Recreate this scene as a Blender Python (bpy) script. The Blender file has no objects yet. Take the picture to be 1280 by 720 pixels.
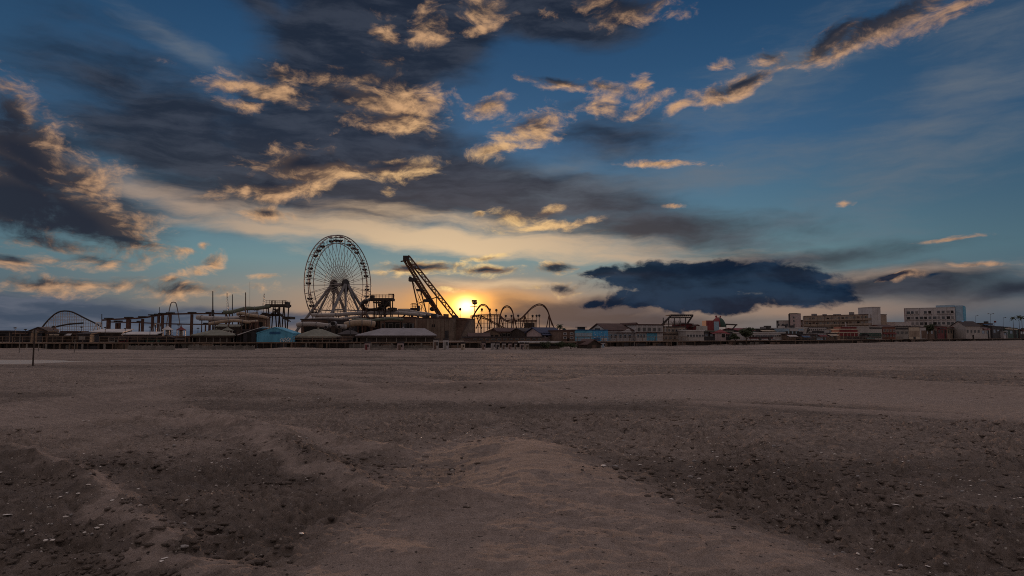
import bpy, math, random
import numpy as np
from mathutils import Vector, Matrix

random.seed(7)
PI = math.pi
scene = bpy.context.scene
COL = scene.collection

# ---------------------------------------------------------------- camera
FOC = 853.333                      # focal length in photograph pixels (24 mm on 36 mm)
EYE = 2.2                          # eye height above the flat beach
HORIZ = 421.0                      # the photograph row of the horizon
TH = math.atan((HORIZ - 360.0) / FOC)
CT, ST = math.cos(TH), math.sin(TH)

cd = bpy.data.cameras.new('camera')
cd.lens = 24.0; cd.sensor_width = 36.0
cd.clip_start = 0.1; cd.clip_end = 20000
cam = bpy.data.objects.new('camera', cd); COL.objects.link(cam)
cam.location = (0, 0, EYE)
cam.rotation_euler = (PI / 2 + TH, 0, 0)
scene.camera = cam

def zat(py, D):
    k = (360.0 - py) / FOC
    return EYE + D * (ST + k * CT) / (CT - k * ST)
def xat(px, D, z=0.0):
    return (px - 640.0) / FOC * (D * CT + (z - EYE) * ST)
def P(px, py, D):
    z = zat(py, D)
    return Vector((xat(px, D, z), D, z))
def G(px, D, z=0.0):
    return Vector((xat(px, D, z), D, z))
def mpp(D):
    return D / FOC
def dep(py):
    "distance of the flat ground seen at photograph row py"
    return EYE * FOC / (py - HORIZ)

def lin(r, g, b):
    f = lambda c: (c / 255 / 12.92) if c / 255 <= 0.04045 else ((c / 255 + 0.055) / 1.055) ** 2.4
    return (f(r), f(g), f(b), 1.0)

# ---------------------------------------------------------------- node helper
class NT:
    def __init__(s, tree): s.t = tree
    def n(s, typ, **kw):
        nd = s.t.nodes.new(typ)
        for k, v in kw.items(): setattr(nd, k, v)
        return nd
    def put(s, sock, v):
        if isinstance(v, bpy.types.NodeSocket): s.t.links.new(v, sock)
        elif v is not None: sock.default_value = v
    def math(s, op, a, b=None, c=None, clamp=False):
        nd = s.n('ShaderNodeMath', operation=op, use_clamp=clamp)
        s.put(nd.inputs[0], a); s.put(nd.inputs[1], b); s.put(nd.inputs[2], c)
        return nd.outputs[0]
    def vmath(s, op, a, b=None):
        nd = s.n('ShaderNodeVectorMath', operation=op)
        s.put(nd.inputs[0], a); s.put(nd.inputs[1], b)
        return nd.outputs['Value'] if op in ('LENGTH', 'DOT_PRODUCT') else nd.outputs[0]
    def vscale(s, a, k):
        nd = s.n('ShaderNodeVectorMath', operation='SCALE')
        s.put(nd.inputs[0], a); s.put(nd.inputs['Scale'], k)
        return nd.outputs[0]
    def mix(s, f, a, b, blend='MIX'):
        nd = s.n('ShaderNodeMix', data_type='RGBA', blend_type=blend)
        nd.clamp_factor = True
        s.put(nd.inputs[0], f); s.put(nd.inputs[6], a); s.put(nd.inputs[7], b)
        return nd.outputs[2]
    def step(s, v, a, b, o0=0.0, o1=1.0, kind='SMOOTHSTEP'):
        nd = s.n('ShaderNodeMapRange', interpolation_type=kind)
        s.put(nd.inputs[0], v)
        nd.inputs[1].default_value = a; nd.inputs[2].default_value = b
        nd.inputs[3].default_value = o0; nd.inputs[4].default_value = o1
        return nd.outputs[0]
    def noise(s, vec, scale, detail=6.0, rough=0.55, lac=2.0, dist=0.0, color=False, dims='3D'):
        nd = s.n('ShaderNodeTexNoise', noise_dimensions=dims)
        s.put(nd.inputs['Vector'], vec)
        nd.inputs['Scale'].default_value = scale; nd.inputs['Detail'].default_value = detail
        nd.inputs['Roughness'].default_value = rough; nd.inputs['Lacunarity'].default_value = lac
        nd.inputs['Distortion'].default_value = dist
        return nd.outputs['Color'] if color else nd.outputs['Fac']
    def mapping(s, vec, loc=(0, 0, 0), rot=(0, 0, 0), sc=(1, 1, 1), typ='POINT'):
        nd = s.n('ShaderNodeMapping', vector_type=typ)
        s.put(nd.inputs['Vector'], vec)
        nd.inputs['Location'].default_value = loc; nd.inputs['Rotation'].default_value = rot
        nd.inputs['Scale'].default_value = sc
        return nd.outputs[0]
    def ramp(s, v, stops, interp='LINEAR'):
        nd = s.n('ShaderNodeValToRGB')
        nd.color_ramp.interpolation = interp
        el = nd.color_ramp.elements
        while len(el) > 1: el.remove(el[-1])
        for i, (p, c) in enumerate(stops):
            e = el[0] if i == 0 else el.new(p)
            e.position = p; e.color = c
        s.put(nd.inputs[0], v)
        return nd.outputs[0]

# ---------------------------------------------------------------- materials
MATS = {}
def mat(name, color, rough=0.75, metal=0.0, vary=0.25, vscale=0.8, bump=0.0, spec=0.3):
    """painted / timber / metal surface: base colour broken up by wear and dirt"""
    if name in MATS: return MATS[name]
    m = bpy.data.materials.new(name); m.use_nodes = True
    t = NT(m.node_tree)
    bs = m.node_tree.nodes['Principled BSDF']
    tc = t.n('ShaderNodeTexCoord').outputs['Object']
    n1 = t.noise(tc, vscale, 7, 0.65)
    n2 = t.noise(t.mapping(tc, sc=(1, 1, 0.18)), vscale * 4.0, 5, 0.6)
    k = t.step(t.math('ADD', t.math('MULTIPLY', n1, 0.6), t.math('MULTIPLY', n2, 0.4)), 0.33, 0.67, 0, 1, 'LINEAR')
    c = (*color[:3], 1)
    lo = (c[0] * (1 - vary), c[1] * (1 - vary), c[2] * (1 - vary), 1)
    hi = (min(1, c[0] * (1 + vary)), min(1, c[1] * (1 + vary)), min(1, c[2] * (1 + vary)), 1)
    t.put(bs.inputs['Base Color'], t.mix(k, lo, hi))
    bs.inputs['Roughness'].default_value = rough; bs.inputs['Metallic'].default_value = metal
    bs.inputs['Specular IOR Level'].default_value = spec
    if bump:
        b = t.n('ShaderNodeBump'); b.inputs['Strength'].default_value = bump; b.inputs['Distance'].default_value = 0.05
        t.put(b.inputs['Height'], n2); t.put(bs.inputs['Normal'], b.outputs[0])
    MATS[name] = m
    return m

def M(name): return MATS[name]
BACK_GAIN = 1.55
# ---------------------------------------------------------------- sky, light
def dirpx(px, py):
    "photograph pixel -> (azimuth, elevation) in radians * FOC; a direction, the same from every viewpoint"
    a, b = (px - 640.0) / FOC, (360.0 - py) / FOC
    x, y, z = a, CT - b * ST, ST + b * CT
    return math.atan2(x, y) * FOC, math.asin(z / math.sqrt(x * x + y * y + z * z)) * FOC

SUN_PX = (584.0, 383.0)
SUN_AZ, SUN_EL = [v / FOC for v in dirpx(*SUN_PX)]

world = bpy.data.worlds.new('World'); scene.world = world
world.use_nodes = True
wt = world.node_tree
for nd in list(wt.nodes): wt.nodes.remove(nd)
W = NT(wt)

def layout(blobs, vec):
    "union of soft ellipses; returns (value, direction handed on)"
    acc, v = None, vec
    for b in blobs:
        px, py, rx, ry = b[:4]
        rot = b[4] if len(b) > 4 else 0.0
        w = b[5] if len(b) > 5 else 1.0
        ax, el = dirpx(px, py)
        # the vanishing dependence on the running result makes the renderer work through the blobs one by one
        e = W.mapping(v if acc is None else W.vscale(v, W.math('MULTIPLY_ADD', acc, 1e-12, 1.0)), (ax, el, 0), (0, 0, -math.radians(rot)), (rx, ry, 1), 'TEXTURE')
        val = W.math('MULTIPLY_ADD', W.vmath('LENGTH', e), -w, w)
        acc = val if acc is None else W.math('SMOOTH_MAX', acc, val, 0.18)
    return acc, W.vscale(v, W.math('MULTIPLY_ADD', acc, 1e-12, 1.0))

def carry(v):
    "hand the direction on from one layer to the next, so that the layers are worked through in turn"
    global V, VW
    VW = v
    V = W.vmath('SUBTRACT', VW, warp)

tc = W.n('ShaderNodeTexCoord').outputs['Generated']
sep = W.n('ShaderNodeSeparateXYZ'); W.put(sep.inputs[0], tc)
AZ = W.math('MULTIPLY', W.math('ARCTAN2', sep.outputs[0], sep.outputs[1]), FOC)
EL = W.math('MULTIPLY', W.math('ARCSINE', sep.outputs[2]), FOC)
cmb = W.n('ShaderNodeCombineXYZ'); W.put(cmb.inputs[0], AZ); W.put(cmb.inputs[1], EL)
V = cmb.outputs[0]

def gauss(vec, px, py, rx, ry, rot=0.0):
    ax, el = dirpx(px, py)
    L = W.vmath('LENGTH', W.mapping(vec, (ax, el, 0), (0, 0, -math.radians(rot)), (rx, ry, 1), 'TEXTURE'))
    return W.math('EXPONENT', W.math('MULTIPLY', W.math('MULTIPLY', L, L), -1.0))

# clear air: a Nishita sky with the sun on the horizon, toned by the dusk gradient
sky = W.n('ShaderNodeTexSky', sky_type='NISHITA')
sky.sun_disc = False
sky.sun_elevation = SUN_EL; sky.sun_rotation = SUN_AZ
sky.air_density = 1.0; sky.dust_density = 1.5; sky.ozone_density = 3.0
nish = W.vscale(sky.outputs[0], 0.06)
grad = W.ramp(W.math('DIVIDE', EL, 520.0), [
    (0.00, lin(92, 91, 97)), (0.10, lin(108, 124, 127)), (0.18, lin(106, 139, 146)),
    (0.30, lin(82, 118, 139)), (0.45, lin(58, 98, 134)), (0.62, lin(42, 80, 116)),
    (0.82, lin(25, 60, 96)), (1.00, lin(18, 48, 82))])
# darker and greyer away from the sun on both sides
side = W.step(W.math('ABSOLUTE', W.math('ADD', AZ, 40.0)), 250, 640)
grad = W.mix(W.math('MULTIPLY', side, 0.55), grad, lin(42, 68, 94))
base = W.mix(0.08, grad, nish)

# warm glow around the sun
wob = W.vmath('ADD', V, W.vmath('MULTIPLY', W.vmath('SUBTRACT', W.noise(W.mapping(V, sc=(0.006, 0.016, 1)), 1.0, 5, 0.55, color=True, dims='2D'), (0.5, 0.5, 0.5)), (34.0, 34.0, 0.0)))
g0 = gauss(wob, 590, 386, 250, 32)
g1 = gauss(wob, 588, 381, 76, 17)
g2 = gauss(V, 583, 383, 30, 16)
g3 = gauss(V, 583, 383, 10.5, 8.5)
base = W.mix(W.math('MULTIPLY', g0, 0.68), base, lin(214, 160, 112))
base = W.mix(W.math('MULTIPLY', g1, 0.9), base, lin(252, 172, 74))
gr = gauss(wob, 985, 385, 175, 11)
base = W.mix(W.math('MULTIPLY', gr, 0.58), base, lin(170, 134, 108))

# fine structure shared by the cloud layers
warp = W.vmath('MULTIPLY', W.vmath('SUBTRACT', W.noise(W.mapping(V, sc=(0.010, 0.020, 1)), 1.0, 4, 0.5, color=True, dims='2D'), (0.5, 0.5, 0.5)), (30.0, 22.0, 0.0))
VW = W.vmath('ADD', V, warp)
def fbm(vec, sx, sy, detail=9, rough=0.62, dist=0.0):
    return W.noise(W.mapping(vec, sc=(sx, sy, 1)), 1.0, detail, rough, 2.1, dist, dims='2D')

# --- high, soft sheets
VEIL = [(405, 205, 230, 100, 0, 1.5), (225, 175, 200, 90, 22, 1.2), (480, 45, 170, 90, -8, 2.6), (690, 12, 160, 42, 6, 2.0), (330, 5, 110, 26, 20, .9),
        (640, 245, 260, 44, 4, 1.5), (800, 285, 260, 36, 6, 1.1), (560, 222, 170, 40, 0, 1.3), (430, 130, 150, 75, 0, 2.0), (60, 215, 150, 60, 20, 1.0),
        (980, 325, 210, 18, -4, .8), (1130, 355, 150, 22, 4, 1.0), (1265, 362, 80, 18, -6, 1.0),
        (720, 390, 130, 24, 3, 1.5), (640, 395, 60, 12, 0, .9), (770, 402, 190, 14, 0, 1.2), (760, 180, 110, 40, 0, .6)]
vd0, nv = layout(VEIL, VW); carry(nv)
vd = W.math('ADD', vd0, W.math('MULTIPLY', W.math('SUBTRACT', fbm(VW, 0.006, 0.022, 7, 0.55), 0.5), 1.3))
va = W.step(vd, -0.15, 0.85)
wisp = fbm(VW, 0.011, 0.05, 8, 0.6)
vcol = W.mix(W.step(wisp, 0.35, 0.7), lin(32, 38, 51), lin(55, 60, 72))
nearsun = gauss(wob, 590, 375, 330, 120)
vcol = W.mix(W.math('MULTIPLY', nearsun, 0.6), vcol, lin(120, 98, 86))
base = W.mix(W.math('MULTIPLY', va, 0.92), base, vcol)

# --- the sheet's pale underside lit from the sun
GLOW = [(440, 286, 190, 18, 5, 1.1), (600, 303, 300, 18, 4, 1.3), (760, 318, 180, 9, 5, .8), (230, 255, 120, 13, 17, .65), (540, 272, 130, 10, 5, .6), (330, 285, 110, 10, 3, .9),
        (640, 355, 90, 5, 0, .5), (780, 345, 60, 6, 0, .4), (1120, 340, 120, 5, 0, .3)]
gd0, nv = layout(GLOW, VW); carry(nv)
gd = W.math('ADD', gd0, W.math('MULTIPLY', W.math('SUBTRACT', fbm(VW, 0.007, 0.045, 7, 0.6), 0.5), 1.5))
ga = W.step(gd, -0.35, 0.85)
gcol = W.mix(gauss(V, 560, 330, 230, 90), lin(160, 140, 126), lin(234, 200, 156))
base = W.mix(W.math('MULTIPLY', ga, 0.85), base, gcol)

# --- faint pale wisps high on the right and left
PALE = [(860, 222, 170, 26, -6, .55), (1170, 150, 130, 50, -40, .5), (1160, 205, 170, 16, -18, .5), (980, 95, 120, 30, -20, .45), (700, 210, 70, 10, -10, .5), (215, 50, 60, 10, 22, .45)]
pd0, nv = layout(PALE, VW); carry(nv)
pd = W.math('ADD', pd0, W.math('MULTIPLY', W.math('SUBTRACT', fbm(VW, 0.008, 0.04, 7, 0.6), 0.5), 1.6))
base = W.mix(W.step(pd, -0.4, 1.0, 0.0, 0.75), base, lin(104, 112, 122))

# --- low purple-grey bank on the left horizon
LOWB = [(80, 402, 330, 27, 0, 1.4), (270, 400, 130, 20, 0, 1.0), (20, 390, 150, 24, 0, 1.0)]
ld0, nv = layout(LOWB, VW); carry(nv)
ld = W.math('ADD', ld0, W.math('MULTIPLY', W.math('SUBTRACT', fbm(VW, 0.012, 0.04, 6, 0.55), 0.5), 0.8))
lcol = W.mix(W.step(fbm(VW, 0.01, 0.06, 6, 0.6), 0.35, 0.7), lin(62, 74, 92), lin(92, 98, 112))
base = W.mix(W.math('MULTIPLY', W.step(ld, 0.0, 0.5), 0.9), base, lcol)

def emit(col):
    bg = W.n('ShaderNodeBackground'); W.put(bg.inputs[0], col); bg.inputs[1].default_value = 1.0
    return bg.outputs[0]
def over(f, sh, col):
    m = W.n('ShaderNodeMixShader'); W.put(m.inputs[0], f); W.put(m.inputs[1], sh); W.put(m.inputs[2], emit(col))
    return m.outputs[0]

# --- cumulus with sun-lit edges
CUM = [  # left mass
    (10, 150, 45, 34, 40), (45, 205, 95, 40, 30, 1.3), (105, 268, 90, 34, 22, 1.3), (15, 250, 95, 44, 10, 1.4), (160, 300, 48, 13, 4), (100, 235, 60, 18, 35),
    (118, 327, 44, 9, 8, .8), (10, 328, 24, 9, 0), (62, 321, 26, 7, 0, .7), (60, 300, 70, 12, 12, .8),
    (38, 356, 58, 9, 2, .8), (128, 357, 62, 10, -2, .8), (240, 362, 62, 10, -3, .75), (270, 330, 17, 8, -35, .9), (245, 341, 22, 5, -8, .8),
    (233, 316, 14, 5, -6, .8), (212, 349, 13, 4, -5, .7), (326, 347, 15, 3.5, 0, .7), (256, 308, 8, 4, -20, .7),
    # centre-left
    (318, 108, 62, 15, 6, .9), (306, 132, 26, 8, 0, .8), (352, 95, 16, 10, 0, .6), (480, 128, 86, 30, 8, 1.1), (500, 152, 42, 16, -5), (545, 128, 30, 14, 12, .9), (455, 105, 40, 22, -20, .8),
    (538, 32, 22, 24, 40, .8), (478, 42, 18, 16, 40, .8), (597, 12, 34, 18, -10, .9), (590, 35, 22, 6, -20, .6), (790, 14, 60, 14, 4, .6),
    (345, 238, 74, 13, -6, 1.1), (415, 215, 90, 15, -10, 1.1), (525, 208, 30, 12, -18, 1.0), (335, 268, 30, 9, -3, .9), (370, 205, 50, 22, -12, 1.0), (485, 239, 11, 5, 0, .7), (470, 213, 60, 8, 0, .8),
    (608, 133, 30, 12, -18, .9), (668, 162, 46, 21, -18, 1.1), (625, 186, 38, 8, -10, 1.0), (705, 104, 44, 8, 8, .7), (757, 112, 32, 9, 12, .8), (757, 132, 22, 11, 0, .9),
    (800, 108, 18, 11, 10, .85), (812, 128, 32, 10, -28, .9), (842, 138, 18, 6, -20, .7), (826, 204, 50, 4.5, 4, .8), (845, 258, 13, 3.5, 0, .7),
    (640, 271, 28, 9, 16, .9), (680, 283, 48, 7, -2, .9), (725, 277, 30, 5, -8, .9), (690, 258, 18, 6, -20, .7), (603, 267, 9, 4, 0, .8),
    # upper right streak
    (1030, 58, 48, 15, -22, 1.1), (1110, 32, 90, 15, -19, 1.1), (1195, 6, 70, 11, -18, 1.0), (965, 73, 22, 9, 0, .8), (915, 110, 44, 13, -10, 1.0), (900, 122, 26, 7, -6, .9), (900, 80, 12, 4, 0, .5),
    # around the boom
    (530, 335, 62, 11, 1, 1.1), (610, 338, 40, 7, -2, .9), (612, 321, 36, 5, -6, .8), (688, 333, 36, 10, -10, 1.1), (695, 359, 28, 8, 4, 1.1), (665, 359, 16, 4, 0, .7), (556, 364, 22, 4, 0, .8), (475, 341, 14, 5, 0, .6),
    (1190, 301, 32, 3, -5, .8), (1215, 333, 30, 2.5, 0, .7), (1120, 347, 24, 4, -6, .8), (1052, 257, 10, 3, 0, .5)]
# thick, unlit parts of the cumulus
CORE = [(0, 150, 40, 30, 40, 1.2), (25, 190, 66, 26, 38, 1.1), (30, 222, 78, 18, 28, 1.3), (60, 268, 105, 30, 17, 1.7), (10, 250, 90, 32, 8, 1.5), (148, 301, 44, 7, 8, 1.2), (15, 285, 70, 16, 6, 1.3),
        (110, 321, 34, 5, 4, .9), (10, 322, 22, 4, 0, .9), (30, 348, 50, 4, 2, .7), (120, 349, 48, 3.5, -2, .6), (225, 357, 54, 5, 0, .8), (262, 325, 12, 3, -30, .5),
        (306, 121, 50, 6, 4, 1.1), (345, 92, 30, 6, 0, .7), (455, 78, 80, 26, -5, 1.5), (420, 125, 50, 22, 0, 1.3), (520, 95, 60, 10, 0, 1.1), (470, 148, 30, 7, 0, .5), (325, 226, 70, 11, -6, 1.3), (400, 200, 80, 12, -8, 1.4), (480, 203, 60, 6, -6, 1.0), (335, 263, 22, 4.5, 0, .9),
        (655, 153, 34, 7, -8, .8), (690, 98, 50, 7, 6, 1.2), (745, 104, 26, 5, 10, .6), (1035, 44, 56, 12, -22, 1.3), (1112, 18, 110, 12, -17, 1.1), (928, 103, 36, 6, -8, 1.1), (960, 68, 20, 5, 0, .9), (790, 8, 64, 11, 4, 1.0),
        (525, 333, 50, 6, 1, 1.3), (608, 338, 34, 4, 0, 1.1), (690, 333, 34, 7, -8, 1.6), (697, 360, 28, 6.5, 4, 1.7), (690, 266, 50, 4, 0, .6), (600, 127, 24, 5, -15, .6), (540, 20, 14, 10, 0, .5), (590, 5, 34, 6, 0, .5)]
def cum_noise(vec):
    n = fbm(vec, 0.019, 0.038, 10, 0.61, 0.3)
    n2 = fbm(vec, 0.075, 0.13, 5, 0.6)
    return W.math('ADD', W.math('MULTIPLY', W.math('SUBTRACT', n, 0.5), 2.5), W.math('MULTIPLY', W.math('SUBTRACT', n2, 0.5), 0.75))
c0, nv = layout(CUM, VW); carry(nv)
k0, nv = layout(CORE, VW); carry(nv)
sunv = (dirpx(*SUN_PX)[0], dirpx(*SUN_PX)[1] - 60, 0)
na = cum_noise(VW)
# one step towards the sun: where the cloud thins that way, the sun reaches it
nb = cum_noise(W.vmath('ADD', VW, W.vscale(W.vmath('NORMALIZE', W.vmath('SUBTRACT', sunv, VW)), 8.0)))
cdn = W.math('ADD', c0, na)
ca = W.step(cdn, -0.26, 0.92)
lit = W.math('SUBTRACT', W.math('MULTIPLY', W.math('SUBTRACT', na, nb), 0.95), W.math('MULTIPLY', W.math('MAXIMUM', W.math('ADD', k0, 0.6), 0.0), 0.75))
lit = W.math('SUBTRACT', lit, W.math('MULTIPLY', W.math('MAXIMUM', cdn, 0.0), 0.26))
lit = W.step(lit, -1.10, 0.34)
sund = W.math('DIVIDE', W.vmath('LENGTH', W.vmath('SUBTRACT', V, (dirpx(*SUN_PX)[0], dirpx(*SUN_PX)[1], 0))), 700.0)
litc = W.ramp(sund, [(0.0, lin(255, 222, 150)), (0.15, lin(244, 202, 140)), (0.35, lin(214, 168, 124)), (0.7, lin(196, 154, 119)), (1.0, lin(168, 132, 108))])
drk = W.ramp(sund, [(0.0, lin(120, 84, 60)), (0.2, lin(104, 82, 70)), (0.45, lin(66, 60, 62)), (1.0, lin(48, 50, 60))])
drk = W.mix(W.step(k0, 0.3, 1.0), drk, lin(38, 42, 54))
shader = emit(W.mix(W.math('MULTIPLY', ca, 0.95), base, W.mix(lit, drk, litc)))

# --- dark blue cumulus bank on the right
BLU = [(890, 352, 150, 28, 1, 2.0), (965, 352, 88, 25, 3, 1.8), (1000, 368, 66, 17, 0, 1.8), (830, 343, 68, 20, 2, 1.7), (795, 352, 56, 22, 6, 1.5), (862, 376, 112, 17, 2, 1.9), (755, 342, 30, 11, 0, 1.1), (745, 379, 22, 6, 0, 1.2),
       (1020, 343, 36, 8, 0, 1.1), (1062, 372, 20, 6, 0, 1.0), (775, 378, 30, 9, 0, 1.0), (1120, 347, 18, 4, -6, 1.0), (1165, 347, 12, 2.4, 0, .8)]
b0, nv = layout(BLU, VW); carry(nv)
bd = W.math('ADD', b0, W.math('MULTIPLY', W.math('SUBTRACT', fbm(VW, 0.030, 0.055, 9, 0.6), 0.5), 1.9))
bcol = W.mix(W.step(fbm(VW, 0.012, 0.03, 6, 0.55), 0.35, 0.7), lin(10, 27, 47), lin(30, 50, 72))
bedge = W.math('MULTIPLY', W.step(bd, 0.5, 0.05), W.step(AZ, 330, 120))
bcol = W.mix(W.math('MULTIPLY', bedge, 0.6), bcol, lin(112, 96, 88))
shader = over(W.math('MULTIPLY', W.step(bd, -0.08, 0.6), 0.96), shader, bcol)

# the sun's own disc and aureole, through thin cloud
add1 = W.mix(W.math('MULTIPLY', g2, 0.9), (0, 0, 0, 1), (1.8, 0.74, 0.12, 1))
add2 = W.mix(g3, (0, 0, 0, 1), (4.0, 2.7, 1.0, 1))
ad = W.n('ShaderNodeAddShader'); W.put(ad.inputs[0], shader); W.put(ad.inputs[1], emit(W.vmath('ADD', add1, add2)))
shader = ad.outputs[0]

# overhead and behind the viewer: unseen cloud, brightened and warmed to light the sand
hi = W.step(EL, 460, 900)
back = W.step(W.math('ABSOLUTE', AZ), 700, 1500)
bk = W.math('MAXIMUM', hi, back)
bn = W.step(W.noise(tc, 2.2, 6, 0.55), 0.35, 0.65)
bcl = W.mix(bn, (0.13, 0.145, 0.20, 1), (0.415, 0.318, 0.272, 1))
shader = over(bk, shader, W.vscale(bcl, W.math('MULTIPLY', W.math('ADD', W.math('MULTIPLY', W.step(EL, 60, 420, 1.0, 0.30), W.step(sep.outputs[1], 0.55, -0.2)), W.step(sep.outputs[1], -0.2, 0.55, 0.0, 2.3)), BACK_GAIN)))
shader = over(W.step(EL, 0, -30), shader, (0.02, 0.018, 0.017, 1))

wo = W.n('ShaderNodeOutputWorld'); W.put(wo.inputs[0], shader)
world.cycles.sampling_method = 'MANUAL'; world.cycles.sample_map_resolution = 512

sl = bpy.data.lights.new('sun', 'SUN'); sl.energy = 1.4; sl.angle = math.radians(1.5); sl.color = (1.0, 0.54, 0.30)
so = bpy.data.objects.new('sun', sl); COL.objects.link(so)
sd = Vector((math.sin(SUN_AZ) * math.cos(SUN_EL), math.cos(SUN_AZ) * math.cos(SUN_EL), math.sin(SUN_EL)))
so.rotation_euler = sd.to_track_quat('Z', 'Y').to_euler()
so.location = sd * 900

vs = scene.view_settings
vs.view_transform = 'Standard'; vs.look = 'None'; vs.exposure = 0.0; vs.gamma = 1.0; vs.use_curve_mapping = False
scene.render.engine = 'CYCLES'
scene.cycles.use_denoising = False
scene.cycles.filter_width = 1.0
scene.cycles.max_bounces = 5
scene.cycles.sample_clamp_indirect = 1.5
scene.cycles.diffuse_bounces = 3
# ---------------------------------------------------------------- ground
rng = np.random.default_rng(11)
_perm = rng.permutation(4096).astype(np.int64)
def _h(ix, iy):
    return _perm[(_perm[ix & 4095] + iy) & 4095] / 4095.0
def vnoise(x, y):
    ix, iy = np.floor(x).astype(np.int64), np.floor(y).astype(np.int64)
    fx, fy = x - ix, y - iy
    u, v = fx * fx * fx * (fx * (fx * 6 - 15) + 10), fy * fy * fy * (fy * (fy * 6 - 15) + 10)
    a, b, c, d = _h(ix, iy), _h(ix + 1, iy), _h(ix, iy + 1), _h(ix + 1, iy + 1)
    return (a * (1 - u) + b * u) * (1 - v) + (c * (1 - u) + d * u) * v - 0.5
def fbm2(x, y, o=4, g=0.5):
    s, a = 0, 1.0
    for k in range(o):
        s = s + a * vnoise(x * 2 ** k + 17.3 * k, y * 2 ** k - 9.1 * k); a *= g
    return s
def sstep(a, b, x):
    t = np.clip((x - a) / (b - a), 0, 1); return t * t * (3 - 2 * t)

def seg_dist(x, y, pts):
    "distance to a polyline, and the signed side / position along it"
    best = np.full(x.shape, 1e9)
    for (x0, y0), (x1, y1) in zip(pts[:-1], pts[1:]):
        dx, dy = x1 - x0, y1 - y0
        t = np.clip(((x - x0) * dx + (y - y0) * dy) / (dx * dx + dy * dy), 0, 1)
        best = np.minimum(best, np.hypot(x - x0 - t * dx, y - y0 - t * dy))
    return best

def gpix(*pts):
    return [((px - 640) / FOC * dep(py) * (CT - ST * EYE / dep(py)), dep(py)) for px, py in pts]

def in_poly(x, y, poly):
    inside = np.zeros(x.shape, bool)
    n = len(poly)
    for i in range(n):
        (x0, y0), (x1, y1) = poly[i], poly[(i + 1) % n]
        c = ((y0 > y) != (y1 > y)) & (x < (x1 - x0) * (y - y0) / (y1 - y0 + 1e-12) + x0)
        inside ^= c
    return inside
def poly_mask(x, y, poly, soft):
    d = seg_dist(x, y, poly + [poly[0]])
    d = np.where(in_poly(x, y, poly), d, -d)
    return sstep(-soft, soft, d)

_EX = [-80, 0, 120, 320, 640, 720, 830, 920, 1060, 1140, 1250, 1280, 1360]
_ED = [dep(v) for v in (437.5, 437, 436.5, 435.6, 435, 434, 432.5, 431, 429, 427.2, 425.6, 425, 424.6)]

# drifts of smooth blown sand between fields of coarse, clodded sand
TONGUE = gpix((640, 553), (700, 566), (770, 602), (860, 632), (960, 668), (1050, 706)) + [(3.4, 5.2), (3.0, 3.5), (-2.5, 3.5), (-2.3, 7.2)] + gpix((462, 652), (560, 622), (596, 592), (590, 566))
BAR = gpix((330, 479), (480, 490), (620, 496), (700, 486), (800, 477), (920, 476), (1050, 478), (1180, 486), (1340, 494), (1500, 500), (1500, 545), (1280, 524), (1130, 510), (1000, 502), (880, 500), (760, 500), (620, 503), (470, 498), (350, 487))
BARCREST = gpix((480, 491), (640, 495), (720, 488), (820, 480), (950, 479), (1080, 482), (1230, 492), (1400, 500))
LBAR = gpix((-120, 528), (0, 514), (120, 499), (220, 490), (232, 495), (140, 508), (30, 524), (-120, 545))
LCREST = gpix((-100, 530), (20, 513), (120, 501), (215, 491))
RIDGE1 = gpix((30, 566), (90, 598), (150, 640), (215, 690), (260, 740))
RIDGE2 = gpix((240, 515), (330, 548), (400, 590), (470, 622), (560, 640))
RIDGE3 = gpix((140, 525), (260, 530), (380, 545), (470, 565))
TRACK1 = gpix((300, 467), (400, 477), (480, 486), (600, 493), (720, 497))
TRACK2 = gpix((420, 469), (540, 478), (640, 484), (760, 486))
TRACK3 = gpix((880, 505), (1000, 510), (1120, 515), (1200, 517))
TRACK4 = gpix((120, 447.5), (420, 451), (640, 455.5), (900, 455), (1290, 459))
HEAP = gpix((255, 625), (300, 640))

# shallow dip that holds the pool of rain water
POOL = gpix((-90, 450.6), (-20, 449.6), (40, 449.8), (78, 450.4), (84, 451.4), (100, 450.9), (124, 450.7), (126, 451.2), (100, 451.8), (70, 453.0), (30, 454.4), (-40, 455.4), (-90, 455.2))
POOL_Z = 0.0

def smooth_mask(x, y):
    wx = x + 0.8 * fbm2(x * 0.6, y * 0.6, 5, .6); wy = y + 0.8 * fbm2(x * 0.6 + 50, y * 0.6, 5, .6)
    m = 0.95 * poly_mask(wx, wy, TONGUE, 0.9)
    m = np.maximum(m, 0.85 * poly_mask(wx, wy, BAR, 1.6))
    m = np.maximum(m, 0.75 * poly_mask(wx, wy, LBAR, 1.0))
    for r, w in ((RIDGE1, 0.26), (RIDGE2, 0.26), (RIDGE3, 0.24)):
        m = np.maximum(m, 0.85 * np.exp(-(seg_dist(wx, wy, r) / w) ** 2))
    for r, w in ((TRACK1, 0.55), (TRACK2, 0.5), (TRACK3, 0.6), (TRACK4, 0.8)):
        m = np.maximum(m, 1.1 * np.exp(-(seg_dist(x, y, r) / w) ** 2))
    patch = sstep(0.10, 0.34, fbm2(x * 0.16 + 3, y * 0.10 + 8, 4))
    m = np.maximum(m, 0.6 * patch)
    return m

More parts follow.
